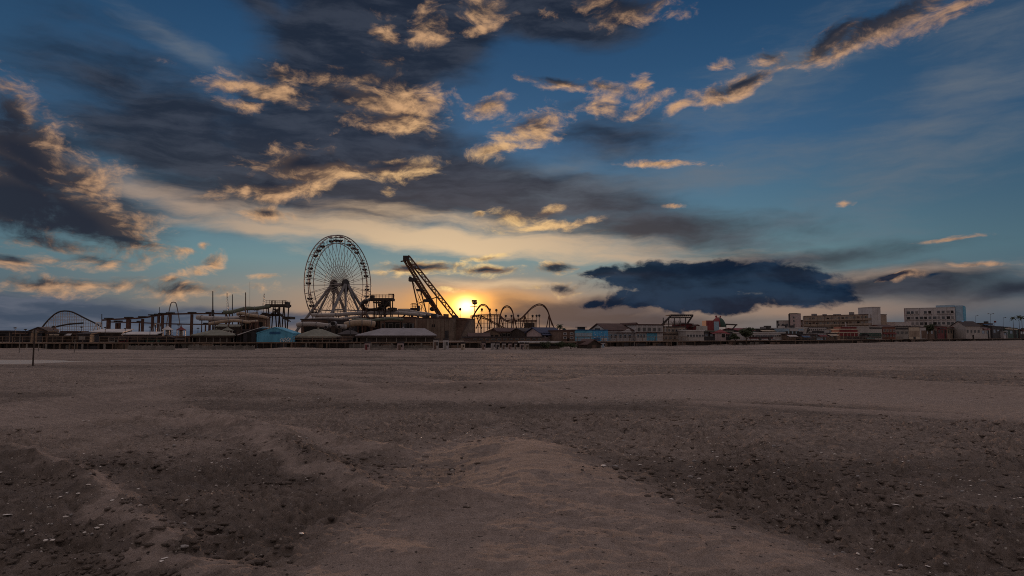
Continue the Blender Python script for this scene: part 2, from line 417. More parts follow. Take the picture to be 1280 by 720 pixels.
def sand_height(x, y):
    r = np.hypot(x, y)
    m = smooth_mask(x, y)
    z = 0.20 * fbm2(x * 0.055 + 2, y * 0.055 + 5, 3) * sstep(6, 25, r)
    wx = x + 0.6 * fbm2(x * 0.4, y * 0.4, 3)
    z = z + 0.24 * poly_mask(wx, y, TONGUE, 0.9)
    z = z + 0.38 * np.exp(-(seg_dist(x, y, BARCREST) / 1.3) ** 2)
    z = z + 0.30 * np.exp(-(seg_dist(x, y, LCREST) / 0.9) ** 2)
    for rd, a, w in ((RIDGE1, 0.15, 0.34), (RIDGE2, 0.16, 0.38), (RIDGE3, 0.13, 0.36), (HEAP, 0.10, 0.35), (TRACK1, 0.14, 0.35), (TRACK2, 0.12, 0.3), (TRACK3, 0.08, 0.3), (TRACK4, 0.10, 0.6)):
        z = z + a * np.exp(-(seg_dist(wx, y, rd) / w) ** 2)
    rough = 1 - 0.93 * m
    # wind-scoured clods: billowed noise gives sharp little scarps
    n1 = np.abs(fbm2(x * 1.1 + 0.5 * y, y * 1.5, 4, 0.55))
    n2 = np.abs(fbm2(x * 3.2 + 4, y * 4.4 - 7, 3, 0.6))
    n3 = fbm2(x * 9.0, y * 9.0, 3, 0.6)
    gate = sstep(-0.25, 0.3, fbm2(x * 0.5 + 31, y * 0.5 + 12, 3))
    n4 = fbm2(x * 2.2 + 77, y * 3.0 - 13, 4, 0.6)
    z = z + rough * (0.050 * (n1 - 0.2) + (0.05 + 0.11 * gate) * (n2 - 0.2) + 0.06 * n4 + (0.022 + 0.06 * gate) * n3)
    # little wind-cut scarps, steep towards the shore side
    ph = y * 1.25 + 2.6 * fbm2(x * 0.55 + 21, y * 0.7 + 2, 3) + 0.9 * fbm2(x * 2.5, y * 2.5 + 40, 2)
    fr = ph - np.floor(ph)
    saw = (1 - fr) * sstep(0, 0.10, fr)
    cut = sstep(-0.05, 0.35, fbm2(x * 0.8 + 60, y * 0.8 - 33, 3))
    z = z + (0.25 + 0.75 * rough) * cut * 0.075 * saw * sstep(32, 18, r)
    z = z + m * 0.010 * np.sin(7.0 * (y * 0.8 + 0.35 * x + 0.6 * fbm2(x * 0.6, y * 0.6, 3))) * sstep(14, 7, r)
    # far flats: long low swells parallel to the shore
    z = z + 0.05 * np.sin(y * 0.42 + 3 * fbm2(x * 0.03, y * 0.06, 3)) * sstep(30, 50, y) * sstep(105, 85, y)
    # the beach runs right up to the piles, with low drifts blown against them
    pxs = 640 + FOC * x / np.maximum(y, 1.0)
    edge = np.interp(pxs, _EX, _ED)
    gap = edge - y
    z = z * sstep(-4, 14, gap) * np.where(y > 1, 1, sstep(112, 96, r))
    z = z + 0.55 * np.maximum(0, fbm2(x * 0.12 + 7, y * 0.1, 3) + 0.12) * np.exp(-((gap - 1.0) / 4.5) ** 2)
    near = poly_mask(x, y, [(-75, 48), (-32, 48), (-32, 74), (-75, 74)], 7.0)
    z = z * (1 - near) + near * (0.05 + 0.25 * z)
    z = z - 0.16 * poly_mask(x, y, POOL, 0.9)
    return z, m

def build_sand():
    # rows follow the distance (fine near the viewer), columns the bearing; one sheet out to the horizon
    inv = np.linspace(1 / 2.0, 1 / 13.0, 560)
    rows = list(1 / inv)
    rr = 13.0
    while rr < 125: rr *= 1.0105; rows.append(rr)
    while rr < 640: rr *= 1.02; rows.append(rr)
    while rr < 9000: rr *= 1.22; rows.append(rr)
    rows = np.array(rows)
    az = np.concatenate([np.linspace(-180, -52, 40)[:-1], np.linspace(-52, 52, 1020), np.linspace(52, 180, 40)[1:]]) * PI / 180
    R, A = np.meshgrid(rows, az, indexing='ij')
    X, Y = R * np.sin(A), R * np.cos(A)
    Z, Mk = sand_height(X, Y)
    nr, na = R.shape
    co = np.stack([X, Y, Z], -1).reshape(-1, 3)
    co = np.vstack([co, [[0, 0, 0]]])
    i = np.arange(nr - 1)[:, None] * na + np.arange(na - 1)[None, :]
    q = np.stack([i, i + 1, i + 1 + na, i + na], -1).reshape(-1, 4)[:, ::-1]
    fan = np.stack([np.arange(na - 1), np.full(na - 1, len(co) - 1), np.arange(1, na)], -1)[:, ::-1]
    me = bpy.data.meshes.new('sand_beach')
    me.vertices.add(len(co)); me.vertices.foreach_set('co', co.astype(np.float32).ravel())
    nl = q.size + fan.size
    me.loops.add(nl); me.polygons.add(len(q) + len(fan))
    me.loops.foreach_set('vertex_index', np.concatenate([q.ravel(), fan.ravel()]).astype(np.int32))
    st = np.concatenate([np.arange(len(q)) * 4, q.size + np.arange(len(fan)) * 3]).astype(np.int32)
    me.polygons.foreach_set('loop_start', st)
    me.polygons.foreach_set('use_smooth', np.ones(len(st), bool))
    me.update(calc_edges=True); me.validate()
    at = me.attributes.new('smooth_sand', 'FLOAT', 'POINT')
    at.data.foreach_set('value', np.concatenate([Mk.ravel(), [0.5]]).astype(np.float32))
    return me

sm = bpy.data.materials.new('sand'); sm.use_nodes = True
T = NT(sm.node_tree); bs = sm.node_tree.nodes['Principled BSDF']
oc = T.n('ShaderNodeTexCoord').outputs['Object']
ms = T.n('ShaderNodeAttribute', attribute_name='smooth_sand').outputs['Fac']
grain = T.noise(oc, 95.0, 3, 0.7)
grit = T.noise(oc, 5.0, 10, 0.88)
tone = T.noise(oc, 0.55, 7, 0.65)
streak = T.noise(T.mapping(oc, sc=(0.035, 0.26, 1)), 1.0, 7, 0.65)
coarse = T.ramp(grit, [(0.34, (0.060, 0.050, 0.044, 1)), (0.48, (0.250, 0.204, 0.176, 1)), (0.62, (0.50, 0.412, 0.357, 1))])
coarse = T.mix(T.step(tone, 0.36, 0.62), T.mix(0.4, coarse, (0.33, 0.265, 0.225, 1)), T.mix(0.28, coarse, (0.085, 0.070, 0.060, 1)))
fine = T.mix(T.step(T.math('ADD', T.math('MULTIPLY', grain, .5), T.math('MULTIPLY', grit, .5)), 0.40, 0.60), (0.205, 0.163, 0.140, 1), (0.45, 0.362, 0.312, 1))
sc_ = T.mix(ms, coarse, fine)
sc_ = T.mix(T.step(streak, 0.40, 0.64, 0, 0.3), sc_, T.mix(0.6, sc_, (0.44, 0.35, 0.285, 1)))
band = T.noise(T.mapping(oc, loc=(4, 9, 0), sc=(0.02, 0.16, 1)), 1.0, 5, 0.6)
sc_ = T.mix(T.math('MULTIPLY', T.step(band, 0.44, 0.62, 0, 0.8), T.math('SUBTRACT', 1.0, T.math('MULTIPLY', ms, 0.9), clamp=True)), sc_, T.mix(0.6, sc_, (0.085, 0.070, 0.060, 1)))
# shell grit: pale specks and dark specks
vo = T.n('ShaderNodeTexVoronoi', feature='F1'); T.put(vo.inputs['Vector'], oc); vo.inputs['Scale'].default_value = 22.0
cs = T.n('ShaderNodeSeparateColor'); T.put(cs.inputs[0], vo.outputs['Color'])
spot = T.math('MULTIPLY', T.step(vo.outputs['Distance'], 0.34, 0.20), T.math('GREATER_THAN', cs.outputs[0], 0.93))
spot = T.math('MULTIPLY', spot, T.math('SUBTRACT', 1.0, T.math('MULTIPLY', ms, 0.9)))
sc_ = T.mix(spot, sc_, (0.60, 0.54, 0.47, 1))
dk = T.math('MULTIPLY', T.step(vo.outputs['Distance'], 0.45, 0.25), T.math('LESS_THAN', cs.outputs[1], 0.07))
sc_ = T.mix(T.math('MULTIPLY', dk, 0.8), sc_, (0.05, 0.045, 0.04, 1))
T.put(bs.inputs['Base Color'], sc_)
bs.inputs['Roughness'].default_value = 0.95; bs.inputs['Specular IOR Level'].default_value = 0.1
b1 = T.n('ShaderNodeBump'); b1.inputs['Strength'].default_value = 1.0; b1.inputs['Distance'].default_value = 0.055
T.put(b1.inputs['Height'], T.math('ADD', T.math('MULTIPLY', grit, T.math('SUBTRACT', 1.15, ms)), T.math('MULTIPLY', grain, 0.35)))
T.put(bs.inputs['Normal'], b1.outputs[0])
MATS['sand'] = sm

sand = bpy.data.objects.new('sand_beach', build_sand()); COL.objects.link(sand)
sand.data.materials.append(sm)
sand['kind'] = 'structure'; sand['label'] = 'wide dusky beach of coarse clodded sand with smooth drifts'
# ---------------------------------------------------------------- building tools
ZD = 1.2                                   # deck height of pier and boardwalk
_BX = [-80, 0, 120, 320, 640, 720, 830, 920, 1060, 1140, 1250, 1280, 1360]
_BY = [437.5, 437, 436.5, 435.6, 435, 434, 432.5, 431, 429, 427.2, 425.6, 425, 424.6]
def DF(px):
    "distance of the front edge of pier and boardwalk along bearing px"
    return dep(float(np.interp(px, _BX, _BY)))

mat('dark_steel', (0.050, 0.044, 0.042), 0.55, 0.3)
mat('rust_steel', (0.115, 0.062, 0.045), 0.7, 0.2, 0.45)
mat('boom_steel', (0.135, 0.072, 0.042), 0.65, 0.2, 0.4)
mat('white_steel', (0.50, 0.48, 0.46), 0.5, 0.0, 0.2)
mat('blue_steel', (0.05, 0.09, 0.17), 0.5, 0.1, 0.3)
mat('wheel_steel', (0.33, 0.29, 0.26), 0.5, 0.2, 0.25)
mat('grey_steel', (0.20, 0.19, 0.19), 0.5, 0.2, 0.25)
mat('dark_timber', (0.060, 0.045, 0.037), 0.85, 0, 0.5, 0.6, 0.3)
mat('timber', (0.17, 0.12, 0.088), 0.85, 0, 0.45, 0.6, 0.3)
mat('grey_timber', (0.20, 0.18, 0.16), 0.9, 0, 0.4, 0.6, 0.3)
mat('roof_grey', (0.25, 0.235, 0.25), 0.8, 0, 0.3, 0.5)
mat('roof_sage', (0.19, 0.19, 0.155), 0.85, 0, 0.35, 0.5)
mat('roof_dark', (0.055, 0.045, 0.046), 0.85, 0, 0.4, 0.5)
mat('roof_brown', (0.085, 0.05, 0.045), 0.85, 0, 0.4, 0.5)
mat('roof_white', (0.52, 0.50, 0.49), 0.7, 0, 0.2, 0.4)
mat('roof_navy', (0.04, 0.05, 0.10), 0.8, 0, 0.3, 0.5)
mat('plaster_white', (0.46, 0.44, 0.44), 0.85, 0, 0.18, 0.35)
mat('plaster_pale', (0.40, 0.37, 0.35), 0.85, 0, 0.22, 0.35)
mat('plaster_pink', (0.40, 0.31, 0.30), 0.85, 0, 0.22, 0.35)
mat('plaster_beige', (0.30, 0.235, 0.185), 0.9, 0, 0.3, 0.35)
mat('plaster_brown', (0.15, 0.10, 0.078), 0.9, 0, 0.35, 0.4)
mat('hall_beige', (0.185, 0.142, 0.112), 0.9, 0, 0.45, 0.5)
mat('brick', (0.19, 0.085, 0.062), 0.9, 0, 0.35, 0.6)
mat('concrete', (0.29, 0.27, 0.25), 0.9, 0, 0.25, 0.3)
mat('blue_paint', (0.11, 0.36, 0.52), 0.75, 0, 0.3, 0.5)
mat('bright_blue', (0.075, 0.33, 0.60), 0.75, 0, 0.25, 0.5)
mat('deep_blue', (0.03, 0.12, 0.26), 0.75, 0, 0.3, 0.5)
mat('pale_blue', (0.30, 0.42, 0.52), 0.8, 0, 0.2, 0.4)
mat('red_paint', (0.23, 0.045, 0.05), 0.7, 0, 0.3, 0.5)
mat('maroon_paint', (0.16, 0.035, 0.04), 0.75, 0, 0.35, 0.5)
mat('green_paint', (0.04, 0.08, 0.065), 0.75, 0, 0.3, 0.5)
mat('charcoal_paint', (0.045, 0.042, 0.045), 0.8, 0, 0.35, 0.5)
mat('cream_paint', (0.50, 0.42, 0.33), 0.8, 0, 0.2, 0.5)
mat('yellow_paint', (0.42, 0.27, 0.07), 0.7, 0, 0.25, 0.5)
mat('slide_grey', (0.36, 0.33, 0.31), 0.45, 0, 0.2, 0.5)
mat('slide_tan', (0.36, 0.27, 0.19), 0.45, 0, 0.25, 0.5)
mat('slide_green', (0.13, 0.15, 0.11), 0.5, 0, 0.3, 0.5)
mat('window_glass', (0.022, 0.025, 0.030), 0.12, 0, 0.2, 0.4, 0, 0.5)
mat('opening_dark', (0.022, 0.020, 0.020), 0.9, 0, 0.3)
mat('shell', (0.68, 0.63, 0.57), 0.5, 0, 0.2, 30.0)
mat('stone', (0.30, 0.28, 0.27), 0.7, 0, 0.3, 25.0)
mat('bark', (0.09, 0.065, 0.05), 0.95, 0, 0.4, 2.0)
mat('leaf', (0.050, 0.062, 0.030), 0.8, 0, 0.5, 0.9)
mat('palm_leaf', (0.045, 0.058, 0.030), 0.75, 0, 0.4, 1.5)
mat('lamp_globe', (0.55, 0.52, 0.48), 0.4)
mat('paint_white', (0.75, 0.74, 0.72), 0.7, 0, 0.1)

class Frame:
    "local axes: x along the front, y away from the beach, z up"
    def __init__(s, o, ex, ez=Vector((0, 0, 1))):
        s.o = Vector(o); s.ex = Vector(ex).normalized(); s.ez = ez
        s.ey = s.ez.cross(s.ex).normalized()
    def w(s, x, y, z): return s.o + s.ex * x + s.ey * y + s.ez * z
WORLD = Frame((0, 0, 0), (1, 0, 0))

class MB:
    def __init__(s): s.v, s.f = [], []
    def poly(s, pts, faces):
        b = len(s.v); s.v += [Vector(p) for p in pts]; s.f += [tuple(b + i for i in f) for f in faces]; return s
    def box(s, F, x0, x1, y0, y1, z0, z1):
        p = [F.w(x, y, z) for z in (z0, z1) for y in (y0, y1) for x in (x0, x1)]
        return s.poly(p, [(0, 2, 3, 1), (4, 5, 7, 6), (0, 1, 5, 4), (1, 3, 7, 5), (3, 2, 6, 7), (2, 0, 4, 6)])
    def prism(s, F, prof, y0, y1):
        "profile in x,z (counter-clockwise seen from the front) pulled back from y0 to y1"
        n = len(prof)
        p = [F.w(x, y0, z) for x, z in prof] + [F.w(x, y1, z) for x, z in prof]
        return s.poly(p, [tuple(range(n)), tuple(range(2 * n - 1, n - 1, -1))] + [(i, i + n, (i + 1) % n + n, (i + 1) % n) for i in range(n)])
    def prism_x(s, F, prof, x0, x1):
        "profile in y,z pulled along x"
        n = len(prof)
        p = [F.w(x0, y, z) for y, z in prof] + [F.w(x1, y, z) for y, z in prof]
        return s.poly(p, [tuple(range(n)), tuple(range(2 * n - 1, n - 1, -1))] + [(i, i + n, (i + 1) % n + n, (i + 1) % n) for i in range(n)])
    def bar(s, a, b, r, r2=None, n=6):
        a, b = Vector(a), Vector(b); d = b - a
        if d.length < 1e-6: return s
        d.normalize(); r2 = r if r2 is None else r2
        u = d.cross(Vector((0, 0, 1)) if abs(d.z) < 0.95 else Vector((1, 0, 0))).normalized(); w = d.cross(u)
        p = []
        for c, q in ((a, r), (b, r2)):
            p += [c + (u * math.cos(2 * PI * i / n + PI / n) + w * math.sin(2 * PI * i / n + PI / n)) * q for i in range(n)]
        return s.poly(p, [(i, (i + 1) % n, n + (i + 1) % n, n + i) for i in range(n)] + [tuple(range(n - 1, -1, -1)), tuple(range(n, 2 * n))])
    def tube(s, pts, r, n=7, closed=False):
        pts = [Vector(p) for p in pts]; m = len(pts); rings = []
        u = None
        for i, p in enumerate(pts):
            a = pts[(i - 1) % m] if (closed or i > 0) else p
            b = pts[(i + 1) % m] if (closed or i < m - 1) else p
            d = (b - a).normalized()
            if u is None: u = d.cross(Vector((0, 0, 1)) if abs(d.z) < 0.9 else Vector((1, 0, 0))).normalized()
            u = (u - d * u.dot(d)).normalized(); w = d.cross(u)
            rr = r[i] if isinstance(r, (list, tuple)) else r
            rings += [p + (u * math.cos(2 * PI * k / n) + w * math.sin(2 * PI * k / n)) * rr for k in range(n)]
        f = []
        for i in range(m if closed else m - 1):
            j = (i + 1) % m
            f += [(i * n + k, i * n + (k + 1) % n, j * n + (k + 1) % n, j * n + k) for k in range(n)]
        if not closed: f += [tuple(range(n - 1, -1, -1)), tuple(range((m - 1) * n, m * n))]
        return s.poly(rings, f)
    def lathe(s, c, prof, n=12):
        "profile of (radius, height) round the vertical through c"
        c = Vector(c); p = []
        for r, z in prof: p += [c + Vector((r * math.cos(2 * PI * k / n), r * math.sin(2 * PI * k / n), z)) for k in range(n)]
        m = len(prof)
        f = [(i * n + k, i * n + (k + 1) % n, (i + 1) * n + (k + 1) % n, (i + 1) * n + k) for i in range(m - 1) for k in range(n)]
        return s.poly(p, f + [tuple(range(n - 1, -1, -1)), tuple(range((m - 1) * n, m * n))])
    def ball(s, c, r, n=8, sq=1.0):
        return s.lathe(c, [(max(0.02 * r, r * math.sin(PI * i / n)), -r * sq * math.cos(PI * i / n)) for i in range(n + 1)], n + 2)
    def mesh(s, name, origin):
        me = bpy.data.meshes.new(name)
        me.from_pydata([tuple(p - origin) for p in s.v], [], s.f); me.update()
        return me

def props(o, label=None, cat=None, group=None, kind=None):
    for k, v in (('label', label), ('category', cat), ('group', group), ('kind', kind)):
        if v: o[k] = v
    return o

class Thing:
    def __init__(s, name, label, cat, loc, group=None, kind=None):
        s.loc = Vector(loc)
        s.o = bpy.data.objects.new(name, None); COL.objects.link(s.o)
        s.o.empty_display_size = 0.2
        s.o.location = s.loc
        props(s.o, label, cat, group, kind)
    def part(s, name, mb, m, parent=None, label=None, smooth=False, kind=None):
        o = bpy.data.objects.new(name, mb.mesh(name, s.loc)); COL.objects.link(o)
        o.parent = parent or s.o
        o.data.materials.append(MATS[m])
        if smooth:
            o.data.polygons.foreach_set('use_smooth', [True] * len(o.data.polygons)); o.data.update()
        props(o, label, None, None, kind)
        return o

def single(name, mb, m, label, cat, loc, group=None, kind=None, smooth=False):
    o = bpy.data.objects.new(name, mb.mesh(name, Vector(loc))); COL.objects.link(o)
    o.location = loc; o.data.materials.append(MATS[m])
    if smooth:
        o.data.polygons.foreach_set('use_smooth', [True] * len(o.data.polygons)); o.data.update()
    return props(o, label, cat, group, kind)

def copy_thing(root, loc, label, rz=0.0, sc=None):
    r = root.copy(); COL.objects.link(r); r.location = loc; r.rotation_euler = (0, 0, rz); r['label'] = label
    if sc: r.scale = sc
    for ch in root.children:
        c = ch.copy(); COL.objects.link(c); c.parent = r
        for g in ch.children:
            q = g.copy(); COL.objects.link(q); q.parent = c
    return r

def ring(mb, F, x0, x1, z0, z1, t, y0, y1):
    "a rectangular frame in the wall plane"
    mb.box(F, x0 - t, x0, y0, y1, z0 - t, z1 + t); mb.box(F, x1, x1 + t, y0, y1, z0 - t, z1 + t)
    mb.box(F, x0, x1, y0, y1, z1, z1 + t); mb.box(F, x0, x1, y0, y1, z0 - t, z0)
    return mb

class Building(Thing):
    """walls on the line a-b (photograph column, distance), top row `top` at a; roof, openings and trim are added as parts"""
    def __init__(s, name, label, cat, a, b, top, th, wall, z0=ZD, roof='flat', rmat='roof_grey', rise=1.0, over=0.3, group=None, gmat=None):
        A, B = G(a[0], a[1], z0), G(b[0], b[1], z0)
        s.F = Frame(A, B - A); s.W = (B - A).length; s.H = zat(top, a[1]) - z0; s.th = th; s.z0 = z0
        super().__init__(name, label, cat, A, group)
        F, W, H = s.F, s.W, s.H
        mpx = W / max(1e-6, abs(b[0] - a[0])); s.mpx = mpx
        if roof == 'flat':
            H = s.H = H - 0.28
            r = MB().box(F, -over, W + over, -over, th + over, H, H + 0.28)
        elif roof == 'gable':                      # ridge along the front
            H = s.H = H - rise
            r = MB().prism_x(F, [(-over, H - 0.15), (-over, H), (th / 2, H + rise), (th + over, H), (th + over, H - 0.15), (th / 2, H + rise - 0.16)][::-1], -over, W + over)
        elif roof == 'front_gable':
            H = s.H = H - rise
            r = MB().prism(F, [(-over, H - 0.15), (W / 2, H + rise - 0.16), (W + over, H - 0.15), (W + over, H), (W / 2, H + rise), (-over, H)], -over, th + over)
        elif roof == 'hip':
            H = s.H = H - rise
            q = min(W, th) * 0.42
            p = [F.w(-over, -over, H), F.w(W + over, -over, H), F.w(W + over, th + over, H), F.w(-over, th + over, H),
                 F.w(max(q, W * .30), th / 2, H + rise), F.w(min(W - q, W * .70), th / 2, H + rise)]
            p += [x - Vector((0, 0, 0.18)) for x in p[:4]]
            r = MB().poly(p, [(0, 1, 5, 4), (1, 2, 5), (2, 3, 4, 5), (3, 0, 4), (6, 7, 1, 0), (7, 8, 2, 1), (8, 9, 3, 2), (9, 6, 0, 3), (9, 8, 7, 6)])
        elif roof == 'shed':                       # falls towards the front
            H = s.H = H - rise
            r = MB().prism_x(F, [(-over, H - 0.02), (-over, H + 0.16), (th + over, H + rise), (th + over, H + rise - 0.18)][::-1], -over, W + over)
        s.wall = s.part('wall', MB().box(F, 0, W, 0, th, 0, H), wall)
        if roof == 'gable':
            for x0, x1 in ((0.0, 0.12), (W - 0.12, W)):
                s.part('gable', MB().prism_x(F, [(0.05, H), (th - 0.05, H), (th / 2, H + rise - 0.2)], x0, x1), gmat or wall)
        if roof == 'front_gable':
            s.part('gable', MB().prism(F, [(0.05, H), (W - 0.05, H), (W / 2, H + rise - 0.2)], 0.0, 0.15), gmat or wall)
            s.part('gable', MB().prism(F, [(0.05, H), (W - 0.05, H), (W / 2, H + rise - 0.2)], th - 0.15, th), gmat or wall)
        if roof == 'shed':
            s.part('clerestory', MB().box(F, 0.05, W - 0.05, th - 0.2, th - 0.02, H, H + rise - 0.25), wall)
        s.roof = s.part('roof', r, rmat)
    def window(s, x0, x1, z0, z1, frame='plaster_white', t=0.09, sill=False, glass='window_glass'):
        f = s.part('window', ring(MB(), s.F, x0, x1, z0, z1, t, -0.10, -0.002), frame)
        s.part('pane', MB().box(s.F, x0, x1, -0.04, -0.003, z0, z1), glass, f)
        if sill: s.part('sill', MB().box(s.F, x0 - t - .05, x1 + t + .05, -0.22, -0.102, z0 - t - .06, z0 - t + .02), frame, f)
        return f
    def windows(s, cols, rows, wf=0.6, hf=0.55, x=(0, 1), z=(0, 1), **k):
        X0, X1, Z0, Z1 = s.W * x[0], s.W * x[1], s.H * z[0], s.H * z[1]
        cw, rh = (X1 - X0) / cols, (Z1 - Z0) / rows
        for j in range(rows):
            for i in range(cols):
                cx, cz = X0 + cw * (i + .5), Z0 + rh * (j + .5)
                s.window(cx - cw * wf / 2, cx + cw * wf / 2, cz - rh * hf / 2, cz + rh * hf / 2, **k)
    def opening(s, name, x0, x1, z0, z1, m='opening_dark', d=0.06, label=None):
        return s.part(name, MB().box(s.F, s.W * x0, s.W * x1, -d, -0.003, s.H * z0, s.H * z1), m, label=label)
    def awning(s, x0, x1, z, m, out=1.1, drop=0.5):
        H = s.H * z
        return s.part('awning', MB().prism_x(s.F, [(-0.01, H), (-0.01, H - 0.12), (-out, H - drop - 0.12), (-out, H - drop)], s.W * x0, s.W * x1), m)
    def sign(s, x0, x1, z0, z1, m):
        return s.part('sign_board', MB().box(s.F, s.W * x0, s.W * x1, -0.16, -0.105, s.H * z0, s.H * z1), m)
    def posts(s, n, out, z, m, r=0.09):
        for i in range(n):
            x = s.W * (i / (n - 1)) if n > 1 else s.W / 2
            s.part('post', MB().bar(s.F.w(x, -out, 0), s.F.w(x, -out, s.H * z), r), m)
# ---------------------------------------------------------------- pier, boardwalk, railings
def deck_run(name, kind, label, cat, pxs, back, m_deck, npile, m_skirt):
    front = [G(px, DF(px), 0) for px in pxs]
    t = Thing(name, label, cat, front[0])
    if kind: t.o['kind'] = kind
    n = len(front)
    top = [p + Vector((0, 0, ZD)) for p in front]; bk = [G(px, back, ZD) if DF(px) < back - 20 else G(px, DF(px) + 60, ZD) for px in pxs]
    lo = [p - Vector((0, 0, 0.22)) for p in top]; lb = [p - Vector((0, 0, 0.22)) for p in bk]
    v = top + bk + lo + lb
    f = []
    for i in range(n - 1):
        f += [(i, i + 1, n + i + 1, n + i), (2 * n + i, 3 * n + i, 3 * n + i + 1, 2 * n + i + 1), (i, 2 * n + i, 2 * n + i + 1, i + 1)]
    f += [(0, n, 3 * n, 2 * n), (n - 1, 3 * n - 1, 4 * n - 1, 2 * n - 1)]
    t.part('deck', MB().poly(v, f), m_deck)
    sk = MB()
    for i in range(n - 1):
        F = Frame(front[i] + Vector((0, 0, 0)), front[i + 1] - front[i])
        sk.box(F, 0, (front[i + 1] - front[i]).length, 1.3, 1.4, -0.2, ZD - 0.23)
    t.part('skirt', sk, m_skirt)
    cum = [0]
    for i in range(n - 1): cum.append(cum[-1] + (front[i + 1] - front[i]).length)
    for k in range(npile):
        sx = pxs[0] + (pxs[-1] - pxs[0]) * (k + .5 + random.uniform(-.35, .35)) / npile
        p = G(sx, DF(sx) + 0.15, 0)
        t.part('pile', MB().bar(p + Vector((0, 0, -.3)), p + Vector((0, 0, ZD - .23)), 0.10 + 0.09 * random.random(), n=7), random.choice(['dark_timber', 'timber', 'dark_timber', 'grey_timber']))
    for k in range(46):
        sx = pxs[0] + (pxs[-1] - pxs[0]) * random.random(); D0 = DF(sx)
        w = random.uniform(1.2, 5.0) * max(1, D0 / 160); p = G(sx, D0 + random.uniform(.5, 1.1), 0); q = G(sx + 4, DF(sx + 4) + .8, 0)
        z1 = random.uniform(.5, ZD - .25)
        t.part('skirt_panel', MB().box(Frame(p, q - p), 0, w, 0, .06, -.1, z1), random.choice(['dark_timber', 'timber', 'charcoal_paint', 'grey_timber', 'dark_timber', 'plaster_brown']))
    return t
deck_run('amusement_pier', None, 'dark timber amusement pier on short piles carrying the rides and pavilions', 'pier', list(range(-160, 601, 40)), 345, 'timber', 88, 'dark_timber')
deck_run('boardwalk', 'structure', 'long raised timber boardwalk in front of the shops', None, [602, 640, 680, 720, 760, 800, 830, 860, 900, 940, 980, 1020, 1060, 1100, 1140, 1180, 1220, 1250, 1280, 1330], 900, 'timber', 70, 'dark_timber')

def railing(px0, px1, label, m='timber', step=12, back=0.4, z0=ZD, h=1.05, dist=None):
    n = max(2, int(abs(px1 - px0) / step) + 1)
    pts = []
    for i in range(n):
        px = px0 + (px1 - px0) * i / (n - 1)
        pts.append(G(px, (dist or DF(px)) + back, z0))
    t = Thing('railing', label, 'railing', pts[0], 'railings along the deck edge')
    for p in pts: t.part('post', MB().bar(p, p + Vector((0, 0, h)), 0.06, n=5), m)
    for k in (0.45, 0.75, 1.0):
        t.part('rail', MB().tube([p + Vector((0, 0, h * k)) for p in pts], 0.035, 5), m)
railing(-60, 116, 'weathered timber railing on the pier edge below the lattice coaster hill')
railing(124, 232, 'weathered timber railing on the pier edge in front of the monorail piers')
railing(366, 440, 'weathered timber railing on the pier edge below the ferris wheel')
railing(722, 860, 'weathered timber railing along the boardwalk before the blue and white shops', step=8)
railing(930, 1130, 'weathered timber railing along the boardwalk before the long beige hotel', step=8)

def picket_fence(px0, px1, py, label, n, h=0.75):
    a, b = G(px0, dep(py), 0), G(px1, dep(py), 0)
    t = Thing('picket_fence', label, 'fence', a, 'low picket fences on the sand')
    for i in range(n):
        p = a.lerp(b, i / (n - 1)); hh = h * random.uniform(.85, 1.1)
        F = Frame(p + Vector((0, 0, -0.15)), b - a)
        t.part('picket', MB().box(F, -.07, .07, -.015, .015, 0, hh + .15), 'grey_timber')
    F = Frame(a, b - a); L = (b - a).length
    t.part('rail', MB().box(F, 0, L, .016, .05, h * .55, h * .55 + .08), 'grey_timber')
picket_fence(160, 218, 437.3, 'low pale picket fence on the sand below the monorail piers', 48)
picket_fence(236, 318, 437.2, 'low pale picket fence on the sand left of the blue gabled stall', 60)
picket_fence(462, 540, 437.0, 'low pale picket fence on the sand before the wide grey pavilion', 58)

# beach post by the pool of water
p = G(41, dep(458), 0)
t = Thing('marker_post', 'thin weathered post standing alone on the sand by the puddle', 'post', p)
t.part('pole', MB().bar(p + Vector((0, 0, -.4)), Vector((p.x, p.y, zat(411, p.y))), 0.06, 0.045, 8), 'dark_timber')
t.part('cap', MB().box(Frame(Vector((p.x, p.y, zat(412.5, p.y))), (1, 0, 0)), -.13, .13, -.02, .02, -.25, 0.02), 'grey_timber')
for k, (px, y0, y1, lab) in enumerate([(24, 441, 418, 'short grey stake on the sand left of the lattice coaster hill'), (93, 441, 424, 'short grey stake on the sand in front of the dark stalls below the lattice hill'), (48, 440, 426, 'shortest grey stake on the sand just right of the marker post')]):
    p = G(px, dep(y0), 0)
    single('stake', MB().bar(p + Vector((0, 0, -.3)), Vector((p.x, p.y, zat(y1, p.y))), 0.06, 0.05, 6), 'grey_timber', lab, 'stake', p, 'stakes on the sand')

